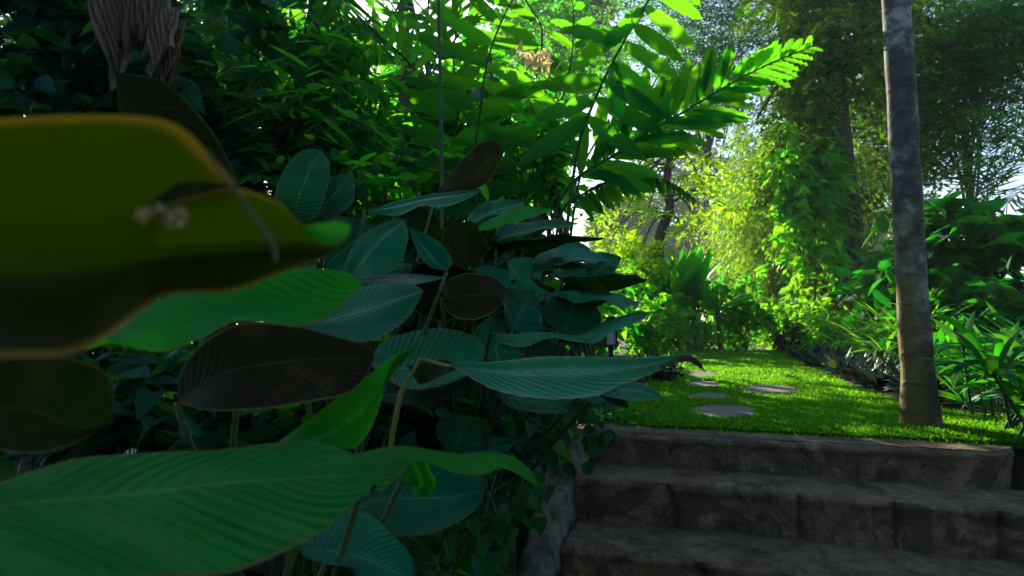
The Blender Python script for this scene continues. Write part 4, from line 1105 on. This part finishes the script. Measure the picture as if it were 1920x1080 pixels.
palm('stout palm with old leaf-base stubs in the middle of the bed', G0(at(795, 300, 5.6)[0], 5.6), T1, .10,
     [(at(690, 60, 5.2), at(560, 110, 4.9)), (at(900, 30, 5.4), at(1010, 90, 5.1)), (at(720, 150, 5.2), at(640, 260, 5.0)), (at(880, 150, 5.2), at(945, 260, 5.0)), (at(800, -60, 5.6), at(760, -220, 5.5)), (at(870, -30, 6.0), at(960, -160, 6.4)), (at(720, -10, 6.0), at(600, -60, 6.4))],
     .62, .075, 18, ang=62, droop=.35)
palm('slender palm whose sunlit frond glows left of the pole', G0(-1.7, 4.9), at(600, -60, 4.9), .06,
     [(at(655, 10, 4.6), at(740, 120, 4.4)), (at(640, 40, 4.7), at(650, 190, 4.6)), (at(540, 0, 4.7), at(470, 120, 4.6)), (at(570, 60, 4.6), at(545, 220, 4.4)), (at(680, -60, 4.9), at(790, 0, 4.8))],
     .42, .055, 16, ang=58, droop=.3, stub=False)
palm('dark palm with drooping leaflets above the climbers', G0(-2.6, 5.4), at(400, -40, 5.4), .08,
     [(at(470, 20, 5.1), at(560, 140, 4.9)), (at(340, 20, 5.1), at(250, 140, 5.0)), (at(420, 60, 5.0), at(430, 240, 4.8)), (at(520, -30, 5.4), at(640, 30, 5.3))],
     .5, .05, 18, ang=60, droop=.4, stub=False)

# ginger: tall canes with two ranks of long leaves
def ginger(label, base, canes, group='arching ginger plants'):
    o = thing('ginger_plant', label, 'plant', base, group)
    for (pts, ll, lw, n, ang, droop, start, vee) in canes:
        P = [np.asarray(base, float)] + [at(*p) for p in pts]
        geo, C = frond(P, ll, lw, n, ang, droop, 'wavy', start, vee, jitter=.14, up=(0.15, -.9, .42))
        part('leaves', geo, M['ginger'], o)
        part('cane', tube(C, np.linspace(.016, .004, len(C)), 8), M['stalk'], o)
    return o
ginger('tall ginger whose cane arches out over the lawn, its leaves glowing in the sun', G0(.15, 4.6), [
    ([(1040, 400, 4.3), (1160, 285, 4.15), (1290, 205, 4.05), (1410, 135, 4.0), (1525, 85, 4.0)], .50, .088, 56, 58, .10, .50, .12)])
ginger('ginger with broad hanging leaves rising out of the top of the view', G0(.25, 4.3), [
    ([(1075, 330, 4.2), (1110, 200, 4.1), (1180, 60, 4.0), (1260, -60, 3.95), (1360, -150, 3.95)], .62, .125, 26, 66, 1.1, .58, .1),
    ([(1045, 430, 4.4), (1100, 360, 4.35), (1180, 333, 4.3), (1250, 340, 4.2), (1306, 376, 4.15)], .24, .055, 60, 75, 1.0, .66, -.2)])
ginger('ginger with dark broad leaves fanned above the central shrub', G0(-.15, 4.7), [
    ([(890, 330, 4.5), (900, 220, 4.4), (915, 110, 4.3), (960, 0, 4.2), (1030, -90, 4.1)], .54, .115, 22, 70, .6, .40, .1),
    ([(850, 330, 4.7), (860, 210, 4.6), (850, 90, 4.5), (880, -60, 4.4)], .54, .16, 14, 72, .35, .42, .1)])
ginger('ginger half hidden behind the arching cane, with darker leaves', G0(.35, 5.2), [
    ([(1000, 330, 5.2), (1040, 230, 5.1), (1070, 120, 5.0), (1075, 20, 5.0), (1060, -60, 5.0)], .42, .11, 20, 72, .3, .54, .1),
    ([(1090, 320, 5.0), (1170, 240, 4.9), (1230, 150, 4.9), (1280, 70, 4.9)], .48, .12, 16, 70, .3, .66, .1)])

# golden dead flower head
fh = thing('dead_flower_head', 'golden dead flower cluster hanging near the top of the ginger', 'flower', at(1010, 60, 3.8))
c = at(1012, 100, 3.8)
part('stem', tube(curve([at(985, 0, 3.95), at(1015, 50, 3.8), at(1015, 95, 3.8)], 8), .006, 6), M['stalk'], fh)
d = rng.normal(size=(46, 3)) * .45 + np.array([0, 0, -.8])
part('petals', place_leaves(c + rng.normal(size=(46, 3)) * np.array([.05, .04, .03]), d, rand_dirs(46), rng.uniform(.07, .13, 46), .022, 'fold'), M['drygold'], fh)

# ------------------------------------------------------------------ middle distance
ft = thing('flame_tree', 'small tree with crooked trunk and sunlit yellow-green leaf fans', 'tree', G0(4.2, 14.2), None)
tb = [G0(at(1232, 560, 14)[0], 14), at(1234, 500, 14), at(1238, 440, 14), at(1256, 390, 14), at(1250, 340, 14), at(1262, 260, 14)]
gs = [tube(curve(tb, 26), np.linspace(.16, .075, 26), 10)]
tips = []
for (px, py, Y) in [(1150, 430, 13.2), (1130, 400, 13.3), (1145, 455, 13.2), (1200, 470, 13.4), (1215, 395, 13.2), (1280, 430, 13.4), (1300, 400, 13.5), (1320, 350, 13.6), (1290, 330, 13.5), (1345, 330, 14), (1220, 350, 13.6), (1185, 365, 13.6), (1330, 300, 14), (1275, 280, 14), (1225, 300, 14), (1180, 330, 14.4), (1360, 385, 14.4), (1150, 350, 14.5)]:
    c = at(px, py, Y); tips.append(c)
    b = curve(tb, 26)[rng.integers(14, 25)]
    gs.append(tube(curve([b, (b + c) / 2 + [0, 0, .25], c], 10), np.linspace(.03, .012, 10), 6, False))
part('trunk', merge(gs), M['bark'], ft)
ls = []
for c in tips:
    for k in range(9):
        a = k * .7; dd = unit(np.array([math.cos(a), math.sin(a), rng.uniform(-.7, .35)]))
        st_ = np.repeat((c + dd * .05)[None], 1, 0)
        ls.append(twig_leaves(st_, dd[None], .42, 12, .17, .06, 'fold', .35, hang=.35))
part('crown', merge(ls), M['yellow'], ft)
yb = shrub('feathery_bush', 'rounded yellow-green feathery bush left of the crooked trunk', 'bush', G0(at(1205, 620, 13.5)[0], 13.5), at(1205, 470, 13.5), (.40, .4, .40), 16, 7, 8, .12, .04, 'yellow', 'long', .3, nstem=5)

# dark mound with the sword-leaved plant standing in it
mb = 'shrubs massed at the end of the lawn'
shrub('rounded_shrub', 'dark rounded shrub at the far end of the lawn', 'shrub', G0(4.1, 13.9), at(1320, 600, 13.8) , (1.15, .8, .62), 40, 9, 7, .16, .09, 'bush', 'fold', .3, mb, shell=.2)
shrub('rounded_shrub', 'shaded shrub right of the sword-leaved plant', 'shrub', G0(5.0, 14.2), at(1375, 570, 14.0), (.7, .6, .7), 26, 8, 7, .17, .09, 'tree', 'fold', .3, mb, shell=.2)
shrub('rounded_shrub', 'sunlit broad-leaved shrub beside the lantern', 'shrub', G0(2.6, 12.4), at(1225, 600, 12.4), (.5, .5, .6), 20, 7, 6, .22, .12, 'bush', 'heart', .3, mb, shell=.3)
shrub('rounded_shrub', 'speckled shrub under the sword-leaved plant', 'shrub', G0(3.6, 13.6), at(1270, 555, 13.6), (.75, .6, .5), 26, 8, 7, .16, .08, 'bush', 'fold', .3, mb, shell=.2)
sw = thing('sword_leaf_plant', 'tall clump of upright sword-shaped leaves above the dark shrub', 'plant', G0(at(1280, 600, 13.4)[0], 13.4))
b0 = at(1278, 560, 13.4)
part('leaves', merge([straps(b0 + rng.normal(size=3) * [.25, .2, .05], 16, 1.15, .20, up=(.8, 1.45), droop=(.05, .4), nu=9) for _ in range(3)]), M['strap'], sw)
part('stem', merge([tube(curve([np.array(sw.location) + [dx, 0, -.05], b0 + [dx, 0, .1]], 5), .05, 8) for dx in (-.15, .1, .25)]), M['stalk'], sw)
sw2 = thing('sword_leaf_plant', 'smaller sword-leaved clump leaning right over the lawn end', 'plant', G0(at(1350, 600, 13.2)[0], 13.2))
part('leaves', straps(at(1345, 580, 13.2), 18, .95, .13, up=(.2, 1.1), droop=(.1, .6)), M['strap'], sw2)
part('stem', tube(curve([np.array(sw2.location) - [0, 0, .05], at(1345, 575, 13.2)], 5), .05, 8), M['stalk'], sw2)

# lantern, white pillar, tuft by the lawn edge
lb = on_lawn(1145, 668)
lb = G0(at(1145, 665, 6.6)[0], 6.6)
ln_ = thing('garden_lantern', 'black square garden lantern half hidden behind the flat leaves', 'lantern', lb)
def boxg(c, sx, sy, sz, bev=.0):
    c = np.asarray(c, float); V = np.array([[x, y, z] for x in (-.5, .5) for y in (-.5, .5) for z in (-.5, .5)]) * [sx, sy, sz] + c
    Q = np.array([[0, 1, 3, 2], [4, 6, 7, 5], [0, 4, 5, 1], [2, 3, 7, 6], [0, 2, 6, 4], [1, 5, 7, 3]])
    return V, Q, np.zeros((8, 2))
zt = at(1145, 625, 6.6)[2]
part('post', boxg(lb + [0, 0, (zt - .12 - lb[2]) / 2], .05, .05, zt - .12 - lb[2]), M['black'], ln_, False)
gs = [boxg([lb[0] + sx * .055, lb[1] + sy * .055, zt], .016, .016, .24) for sx in (-1, 1) for sy in (-1, 1)]
gs += [boxg([lb[0], lb[1], zt - .125], .15, .15, .02), boxg([lb[0], lb[1], zt + .125], .16, .16, .02), boxg([lb[0], lb[1], zt + .155], .09, .09, .04)]
gs += [boxg([lb[0], lb[1] - .0565, zt + .03], .10, .010, .012)]
part('frame', merge(gs), M['black'], ln_, False)
part('glass', boxg([lb[0], lb[1], zt], .095, .095, .228), M['glass'], ln_, False)
wp = thing('white_pillar', 'small white garden pillar glimpsed behind the flat leaves', 'pillar', G0(at(1128, 600, 17)[0], 17))
pc = np.array(wp.location); ph_ = at(1128, 488, 17)[2]
part('shaft', boxg(pc + [0, 0, ph_ / 2], .30, .30, ph_), M['white'], wp, False)
part('cap', boxg(pc + [0, 0, ph_ + .03], .40, .40, .06), M['white'], wp, False)

lt = thing('grass_tuft', 'sunlit tuft of fine arching grass leaves at the left lawn edge', 'grass plant', G0(at(1215, 660, 7.6)[0], 7.6))
part('leaves', merge([straps(np.array(lt.location) + [dx, dy, 0], 46, .26, .012, up=(.4, 1.4), droop=(.3, 1.0)) for dx, dy in ((-.12, 0), (.08, .1), (.25, -.05), (.42, .15), (-.28, .15))]), M['varieg'], lt)
pp = shrub('low_purple_plant', 'low dark purple-leaved plant at the left lawn edge', 'plant', G0(1.42, 6.1), G0(1.40, 6.1) + [0, 0, .08], (.22, .25, .10), 14, 6, 5, .07, .035, 'purple', 'fold', .1, stem_r=.004, shell=.1)
lt2 = thing('grass_tuft', 'dark drooping grassy clump at the left end of the top step', 'grass plant', G0(.55, 3.62))
part('leaves', merge([straps(np.array(lt2.location) + [dx, dy, 0], 24, .24, .018, up=(.3, 1.3), droop=(.5, 1.2)) for dx, dy in ((-.05, 0), (.10, .12), (-.15, .15))]), M['strap'], lt2)

# bromeliads along the right edge of the lawn
def brom(label, x, y, s=1.0, mat='brom'):
    o = thing('bromeliad', label, 'plant', G0(x, y), 'bromeliads edging the right side of the lawn')
    part('leaves', straps(np.array(o.location) + [0, 0, .02], 30, .22 * s, .046 * s, up=(.05, 1.2), droop=(.1, .8), spread=.03), M[mat], o)
    part('heart', straps(np.array(o.location) + [0, 0, .04], 8, .13 * s, .03 * s, up=(.9, 1.4), droop=(.0, .2), spread=.01), M['purple' if mat == 'brom' else 'brom'], o)
    return o
ec = curve(LAWN_R[2:], 200)
ORD = ['nearest', 'second', 'third', 'fourth', 'fifth', 'sixth', 'seventh', 'eighth', 'ninth', 'tenth', 'eleventh', 'twelfth', 'thirteenth', 'fourteenth', 'fifteenth', 'sixteenth']
for i in range(15):
    p = ec[8 + int(i * 7.2)]
    brom('front-row bromeliad, %s from the pale trunk along the lawn edge' % ORD[i], p[0] + .20 + rng.normal() * .04, p[1] + rng.normal() * .06, rng.uniform(1.2, 1.5), 'brom' if i % 4 else 'purple')
for i in range(12):
    p = ec[12 + int(i * 8.5)]
    brom('back-row bromeliad, %s from the pale trunk under the striped leaves' % ORD[i], p[0] + .55 + rng.normal() * .06, p[1] + .1 + rng.normal() * .08, rng.uniform(1.3, 1.6), 'brom')

# striped shell ginger behind the bromeliads
sg = 'striped ginger clumps behind the bromeliads'
for lab, px, py, Y, L in [('striped arching-leaved clump just left of the pale trunk', 1650, 655, 6.2, .62), ('striped arching-leaved clump in the middle of its row', 1610, 650, 7.0, .66), ('striped arching-leaved clump at the left end of its row, most sunlit', 1565, 645, 8.2, .66), ('taller striped clump behind the others by the vine-wrapped tree', 1625, 610, 8.6, .75)]:
    x = at(px, py, Y)[0] + .45; o = thing('striped_ginger', lab, 'plant', G0(x, Y), sg)
    gs = []
    for k in range(9):
        b = np.array(o.location) + [rng.normal() * .22, rng.normal() * .18, rng.uniform(.15, .55)]
        gs.append(straps(b, 11, L * .75, .045, up=(.1, 1.1), droop=(.25, .9), spread=.05))
    part('leaves', merge(gs), M['varieg'], o)
    part('stem', merge([tube(curve([np.array(o.location) + [rng.normal() * .15, rng.normal() * .1, -.03], np.array(o.location) + [rng.normal() * .2, rng.normal() * .15, .5]], 5), .008, 6) for _ in range(9)]), M['stalk'], o)

# sunlit bushes at the right end of the lawn
rb = 'sunlit bushes at the right end of the lawn'
shrub('sunlit_bush', 'bright green bush at the right end of the lawn', 'bush', G0(at(1470, 650, 14)[0], 14), at(1475, 610, 14), (.62, .6, .55), 34, 8, 7, .15, .08, 'bush', 'fold', .28, rb, shell=.4)
shrub('sunlit_bush', 'yellowish bush on the slope left of the vine-wrapped tree', 'bush', G0(at(1520, 640, 14.5)[0], 14.5), at(1525, 600, 14.5), (.6, .6, .5), 28, 8, 7, .14, .07, 'bush', 'fold', .28, rb, shell=.4)
shrub('sunlit_bush', 'sunlit bush of long leaves under the vine-wrapped tree', 'bush', G0(at(1560, 650, 11.5)[0], 11.5), at(1565, 615, 11.5), (.5, .5, .45), 22, 8, 7, .18, .05, 'bush', 'long', .3, rb, shell=.4)
bp_ = thing('banana_plant', 'small banana-like plant with arching bright leaves over the sunlit bush', 'plant', G0(at(1490, 640, 14.6)[0], 14.6))
part('leaves', straps(at(1490, 600, 14.6), 13, .95, .2, up=(.5, 1.3), droop=(.3, .9)), M['strap'], bp_)
part('stem', tube(curve([np.array(bp_.location) - [0, 0, .05], at(1490, 595, 14.6)], 5), np.linspace(.07, .04, 5), 8), M['stalk'], bp_)
lb2 = shrub('low_red_plant', 'low reddish plant at the foot of the sunlit bush', 'plant', G0(at(1495, 640, 12.2)[0], 12.2), at(1495, 632, 12.2), (.45, .3, .16), 20, 7, 5, .10, .05, 'purple', 'fold', .15, stem_r=.005, shell=.2)

# ------------------------------------------------------------------ bamboo, vine-wrapped tree, far trees
def bamboo(label, base, H, n, spread, mat='bamboo', g=rng, dens=115, ll=.17, lw=.036):
    o = thing('bamboo_clump', label, 'bamboo', base, 'bamboo clumps right of the lawn')
    base = np.asarray(base, float); cs, lv = [], []
    for i in range(n):
        a = g.uniform(0, 2 * math.pi); h = np.array([math.cos(a), math.sin(a), 0]); k = g.uniform(.3, 1) * spread
        hh = H * g.uniform(.65, 1.05)
        P = curve([base + h * .3 * g.uniform(.2, 1), base + h * (.3 + .3 * k) + [0, 0, hh * .5], base + h * (.3 + .75 * k) + [0, 0, hh * .88], base + h * (.3 + 1.35 * k) + [0, 0, hh * .92]], 40)
        cs.append(tube(P, np.linspace(.022, .003, 40), 6))
        idx = g.integers(7, 40, dens)
        stt = P[idx] + g.normal(size=(dens, 3)) * .25
        dr = unit(rand_dirs(dens, g) + h * .4 + np.array([0, 0, -.55]))
        lv.append(twig_leaves(stt, dr, g.uniform(.35, .8, dens), 9, ll, lw, 'diamond', .5, g, .8, .6))
    part('canes', merge(cs), M['stalk'], o)
    part('foliage', merge(lv), M[mat], o)
    return o
bamboo('sunlit bamboo curtain left of the vine-wrapped tree', G0(at(1450, 600, 18)[0], 18), 6.8, 24, 1.4)
bamboo('paler bamboo clump behind the crooked little tree', G0(at(1415, 600, 21)[0], 21), 6.6, 20, 1.3)
bamboo('bamboo clump drooping low beside the sunlit bush', G0(at(1480, 600, 16)[0], 16), 5.4, 20, 1.3)
bamboo('bamboo clump half hidden behind the vine-wrapped tree', G0(at(1570, 600, 19)[0], 19), 6.6, 20, 1.5)

vt = thing('vine_wrapped_tree', 'thick dark trunk wrapped in climbing vines behind the striped clumps', 'tree', G0(at(1585, 600, 13)[0], 13), None)
vb = np.array(vt.location)
tp = curve([vb - [0, 0, .2], at(1588, 480, 13), at(1575, 330, 13), at(1560, 150, 13), at(1545, -120, 13)], 24)
gs = [tube(tp, np.linspace(.40, .18, 24), 12)]
for k in range(7):
    a = k * .9; gs.append(tube(curve([vb + [.33 * math.cos(a), .33 * math.sin(a), -.1], tp[6] + [.30 * math.cos(a + .8), .3 * math.sin(a + .8), 0], tp[14] + [.22 * math.cos(a + 1.6), .22 * math.sin(a + 1.6), 0]], 14), .035, 6))
for (e, Y) in [((1480, 120), 12.4), ((1650, 60), 12.6), ((1420, 220), 12.2), ((1690, 200), 12.4), ((1500, -40), 13), ((1750, -20), 13.2)]:
    gs.append(tube(curve([tp[15], (tp[17] + at(*e, Y)) / 2 + [0, 0, .3], at(*e, Y)], 12), np.linspace(.09, .02, 12), 6))
part('trunk', merge(gs), M['bark'], vt)
nv_ = 1000; i = rng.integers(3, 24, nv_); th = np.where(rng.uniform(size=nv_) < .8, rng.uniform(.55 * math.pi, 1.35 * math.pi, nv_), rng.uniform(0, 2 * math.pi, nv_))
h = np.stack([np.cos(th), np.sin(th), np.zeros(nv_)], 1)
stt = tp[i] + h * rng.uniform(.25, .75, (nv_, 1)) + rng.normal(size=(nv_, 3)) * .12
part('vine_leaves', twig_leaves(stt, unit(h + np.array([0, 0, -.7]) + rng.normal(size=(nv_, 3)) * .3), .5, 8, .17, .10, 'fold', .5, hang=.6), M['olive'], vt)
gV, _ = crown(at(1560, 60, 12.8), (2.1, 1.3, 1.7), 120, 9, 8, .17, .08, 'fold', .45, shell=.3, clr=.2)
gW, _ = crown(at(1490, 330, 13), (.8, .6, 1.6), 90, 8, 7, .15, .07, 'fold', .4, shell=.2, hang=.6)
part('crown', merge([gV, gW]), M['olive'], vt)
cv = thing('climbing_vine', 'sunlit lime-green vine cascading down the left of the vine-wrapped trunk', 'vine', G0(at(1520, 600, 12.2)[0], 12.2))
gs, cs_ = [], []
gC = np.random.default_rng(21)
for k in range(26):
    px = gC.uniform(1455, 1575); y0 = gC.uniform(230, 430); y1 = y0 + gC.uniform(70, 170); Y = gC.uniform(11.9, 12.5)
    P = curve([at(px, y0, Y), at(px + gC.normal() * 10, (y0 + y1) / 2, Y - .1), at(px + gC.normal() * 14, min(y1, 580), Y)], 14)
    cs_.append(tube(P, .008, 5))
    gs.append(twig_leaves(P + gC.normal(size=P.shape) * .08, unit(gC.normal(size=P.shape) * .7 + np.array([0, -.5, -.5])), .28, 6, .20, .115, 'heart', .4, gC, hang=.5))
cs_.append(tube(curve([np.array(cv.location) - [0, 0, .05], at(1530, 480, 12.3), at(1520, 250, 12.3)], 12), .02, 6))
part('foliage', merge(gs), M['bush'], cv); part('stem', merge(cs_), M['bark'], cv)
cr = thing('hanging_creeper', 'pale thin creeper stem hanging straight beside the vine-wrapped tree', 'creeper', at(1640, 530, 11))
part('stem', tube(curve([at(1612, 290, 11), at(1622, 380, 11), at(1634, 450, 11), at(1642, 535, 11)], 20), .012, 6), M['dry'], cr)
hut = thing('hut_roof', 'low reddish shingled hut roof glimpsed behind the vine-wrapped tree', 'roof', G0(at(1640, 560, 17)[0], 17.5))
hb = np.array(hut.location); z0 = at(1640, 560, 17)[2]
rows_ = []
for k in range(9):
    y = 16.4 + k * .16; z = z0 + k * .075
    rows_.append(boxg([hb[0] - .3, y, z], 4.4, .2, .035))
part('shingles', merge(rows_), M['roof'], hut, False)
part('wall', boxg([hb[0] - .3, 17.6, (z0 - .1) / 2], 3.8, 1.6, z0 - .1), M['bark'], hut, False)

fg = 'hazy trees far behind the lawn'
for lab, px, py, Y, rx, rz in [('pale hazy tree right of the white sky gap', 1160, 460, 36, 2.2, 4.0), ('hazy tree behind the yellow-green leaf fans', 1250, 420, 40, 3.4, 5.5), ('hazy tree low behind the feathery bush', 1195, 520, 32, 2.2, 2.6), ('tall hazy tree behind the bamboo', 1360, 380, 38, 4.0, 7.0), ('hazy tree behind the drooping bamboo', 1440, 430, 34, 3.0, 5.0), ('far tree behind the hut roof', 1640, 430, 32, 3.2, 5.0), ('far tree high above the golden dead flower', 1050, 60, 30, 3.4, 3.6)]:
    Y *= 1.8; c = at(px, py, Y)
    tree('far_tree', lab, 'tree', G0(c[0], Y), max(2.0, c[2]), .22, c, (rx * 1.8, 2.6, rz * 1.8), 150, 11, 8, .56, .34, 'far', 'diamond', 1.2, group=fg, every=4, clr=.22)

# ------------------------------------------------------------------ right side
pt = thing('pale_trunk_tree', 'slender pale lichen-spotted trunk standing at the top step', 'tree', G0(at(1727, 800, 3.42)[0], 3.42))
pb = np.array(pt.location)
tpt = curve([pb - [0, 0, .1], at(1727, 800, 3.42), at(1711, 560, 3.42), at(1694, 250, 3.42), at(1680, 0, 3.42), at(1668, -220, 3.42), at(1640, -1000, 3.42), at(1640, -1500, 3.42)], 90)
rr = np.interp(np.linspace(0, 1, 90), [0, .05, .12, .5, 1], [.112, .081, .076, .067, .055])
V, Q, U = tube(tpt, rr, 28)
V = V + np.array([[.006 * noise.noise(Vector((p[0] * 8, p[1] * 8, p[2] * 5))), .006 * noise.noise(Vector((p[0] * 8 + 4, p[1] * 8, p[2] * 5))), 0] for p in V])
part('trunk', (V, Q, U), M['trunk'], pt)
tt = tpt[-1]
for k in range(9):
    a = k * .698; h = np.array([math.cos(a), math.sin(a), 0])
    geo, C_ = frond([tt, tt + h * .9 + [0, 0, .7], tt + h * 2.0 + [0, 0, .1]], .6, .06, 22, 60, .35, 'long')
    part('frond', geo, M['palm'], pt)

tree('feathery_tree', 'feathery fine-leaved tree filling the sky at the upper right', 'tree', G0(at(1830, 600, 15)[0], 15), 6.5, .09, at(1800, 130, 14.5), (3.0, 1.5, 2.4), 300, 10, 11, .15, .042, 'feather', 'diamond', .8, group='fine-leaved trees at the upper right', shell=.05, every=9, hang=.15, flat=.2, droop=.2)
tree('feathery_tree', 'fine-leaved tree between the vine-wrapped tree and the pale trunk', 'tree', G0(at(1700, 600, 14.5)[0], 14.5), 6.0, .09, at(1700, 220, 14.5), (1.3, 1.2, 2.2), 120, 9, 9, .17, .07, 'olive', 'diamond', .7, group='fine-leaved trees at the upper right', shell=.1, every=9, hang=.2, flat=.3)
tree('feathery_tree', 'airy fine-leaved tree behind the arching ginger against blue sky', 'tree', G0(at(1330, 600, 24)[0], 24), 9.0, .09, at(1330, 80, 24), (4.6, 1.6, 3.6), 260, 9, 10, .22, .06, 'feather', 'diamond', .9, group='fine-leaved trees at the upper right', shell=.1, every=9, hang=.2, flat=.3)
tree('feathery_tree', 'fine-leaved tree leaning in over the top right corner', 'tree', G0(at(2080, 600, 13)[0], 13), 6.0, .09, at(1900, 40, 12.6), (1.6, 1.2, 1.3), 130, 9, 11, .14, .04, 'feather', 'diamond', .8, group='fine-leaved trees at the upper right', shell=.05, every=9, hang=.15, flat=.2, droop=.2, lean=(-.8, 0))
palm('feather palm with fine spread leaflets at the right edge', G0(at(1960, 600, 12)[0], 12), at(1960, 330, 12), .12,
     [(at(1880, 330, 11.7), at(1800, 420, 11.5)), (at(1890, 290, 11.8), at(1790, 320, 11.6)), (at(1900, 370, 11.5), at(1840, 460, 11.3)), (at(1900, 230, 12), at(1810, 210, 12)), (at(2030, 250, 12), at(2100, 330, 12)), (at(1950, 200, 12), at(1930, 90, 12))],
     .75, .035, 34, mat='feather', group='palms at the right', ang=55, droop=.25)
palm('dark feather palm behind the shrubs at right', G0(at(1830, 600, 13.5)[0], 13.5), at(1850, 380, 13.5), .13,
     [(at(1800, 310, 13), at(1740, 350, 12.8)), (at(1900, 300, 13), at(1980, 360, 12.8)), (at(1850, 270, 13.5), at(1830, 190, 13.3)), (at(1790, 380, 13), at(1750, 450, 12.8)), (at(1910, 380, 13), at(1960, 450, 12.8))],
     .8, .04, 30, mat='feather', group='palms at the right', ang=55, droop=.3)

rs = 'shrubs behind the pale trunk at the right edge'
shrub('broadleaf_shrub', 'tall shrub of broad dark leaves right of the pale trunk', 'shrub', G0(at(1790, 600, 7)[0], 7), at(1790, 480, 7), (.6, .5, .55), 20, 6, 6, .26, .15, 'deep', 'heart', .4, rs, shell=.3)
shrub('broadleaf_shrub', 'shrub of layered leaves against the sky at the right edge', 'shrub', G0(at(1890, 600, 7)[0], 7), at(1890, 500, 7), (.75, .5, .6), 26, 6, 7, .17, .09, 'tree_dark', 'fold', .4, rs, shell=.3)
shrub('broadleaf_shrub', 'leafy shrub low behind the pale trunk', 'shrub', G0(at(1800, 600, 6)[0], 6), at(1810, 590, 6), (.75, .5, .35), 26, 7, 6, .17, .09, 'deep', 'fold', .3, rs, shell=.3)
shrub('broadleaf_shrub', 'shrub of paddle leaves left of the pale trunk', 'shrub', G0(at(1660, 600, 9.5)[0], 9.5), at(1665, 560, 9.5), (.55, .5, .5), 14, 5, 5, .32, .17, 'deep', 'heart', .4, rs, shell=.3)
shrub('broadleaf_shrub', 'dense dark shrub behind the right-edge plants', 'shrub', G0(at(1880, 600, 8.5)[0], 8.5), at(1890, 600, 8.5), (1.2, .6, .6), 30, 7, 6, .18, .09, 'tree_dark', 'fold', .35, rs, shell=.2)

rp = 'strap-leaved plants at the right edge'
for lab, px, py, Y, L, W, n in [('strap-leaved plant right of the pale trunk base', 1850, 800, 3.7, .36, .045, 16), ('strap-leaved plant beside the rounded end of the top step', 1890, 860, 3.2, .5, .05, 16), ('broad strap-leaved plant behind the one at the trunk base', 1850, 720, 4.2, .55, .055, 18),
                          ('strap-leaved plant midway up the right edge', 1930, 700, 4.4, .6, .06, 18), ('strap-leaved plant under the paddle-leaved shrub', 1780, 690, 5.0, .55, .05, 18), ('strap-leaved plant rooted against the right end of the top step', 1935, 880, 2.95, .42, .04, 14), ('strap-leaved plant in the corner beside the middle step', 1975, 830, 3.3, .55, .055, 14), ('back strap-leaved plant in front of the layered shrub', 1900, 640, 5.4, .65, .06, 20)]:
    x = at(px, py, Y)[0]; o = thing('strap_leaf_plant', lab, 'plant', G0(x, Y), rp)
    gs, ss = [], []
    for k in range(5):
        b = np.array(o.location) + [rng.normal() * .12, rng.normal() * .10, rng.uniform(.08, .42)]
        gs.append(straps(b, n // 2 + 3, L * .8, W, up=(.15, 1.25), droop=(.3, .9), spread=.03, nu=10))
        ss.append(tube(curve([np.array(o.location) + [rng.normal() * .05, rng.normal() * .05, -.05], b], 6), .008, 6))
    part('leaves', merge(gs), M['strap_deep'], o); part('stem', merge(ss), M['stalk'], o)

# ------------------------------------------------------------------ unseen trees added behind the viewpoint to block low sky light
sky_block_tree = tree('broadleaf_tree', 'unseen dark tree added behind the viewpoint to block sky light, left of the path', 'tree', (-3.5, -6.5, -.8), 5.0, .2, (-3.5, -6.5, 2.8), (3.0, 2.0, 3.2), 120, 9, 7, .30, .18, 'tree_dark', 'fold', .7, group='unseen trees added to block low sky light')
for lab, x, y, rz_ in [('unseen dark tree added behind the viewpoint to block sky light, right of the path', 3.0, -7.0, 1.2), ('unseen dark tree added at the far left behind the viewpoint to block sky light', -8.5, -2.5, 2.2), ('unseen dark tree added at the far right behind the viewpoint to block sky light', 9.0, -4.0, 3.3)]:
    dup(sky_block_tree, (x, y, -.8), rz_, 1.0, lab, 'unseen trees added to block low sky light')

# ------------------------------------------------------------------ the humid morning air
hz = NT('haze')
pv = hz.add("VolumePrincipled")
pv.inputs["Color"].default_value = (.90, .95, 1.0, 1); pv.inputs["Density"].default_value = .0013; pv.inputs["Anisotropy"].default_value = .1
hz.link(pv.outputs[0], hz.out.inputs[1])
solo('haze', boxg([0, 0, 17.9], 820, 820, 40), hz.m, 'thin morning haze softening the far trees', kind='stuff', smooth=False)
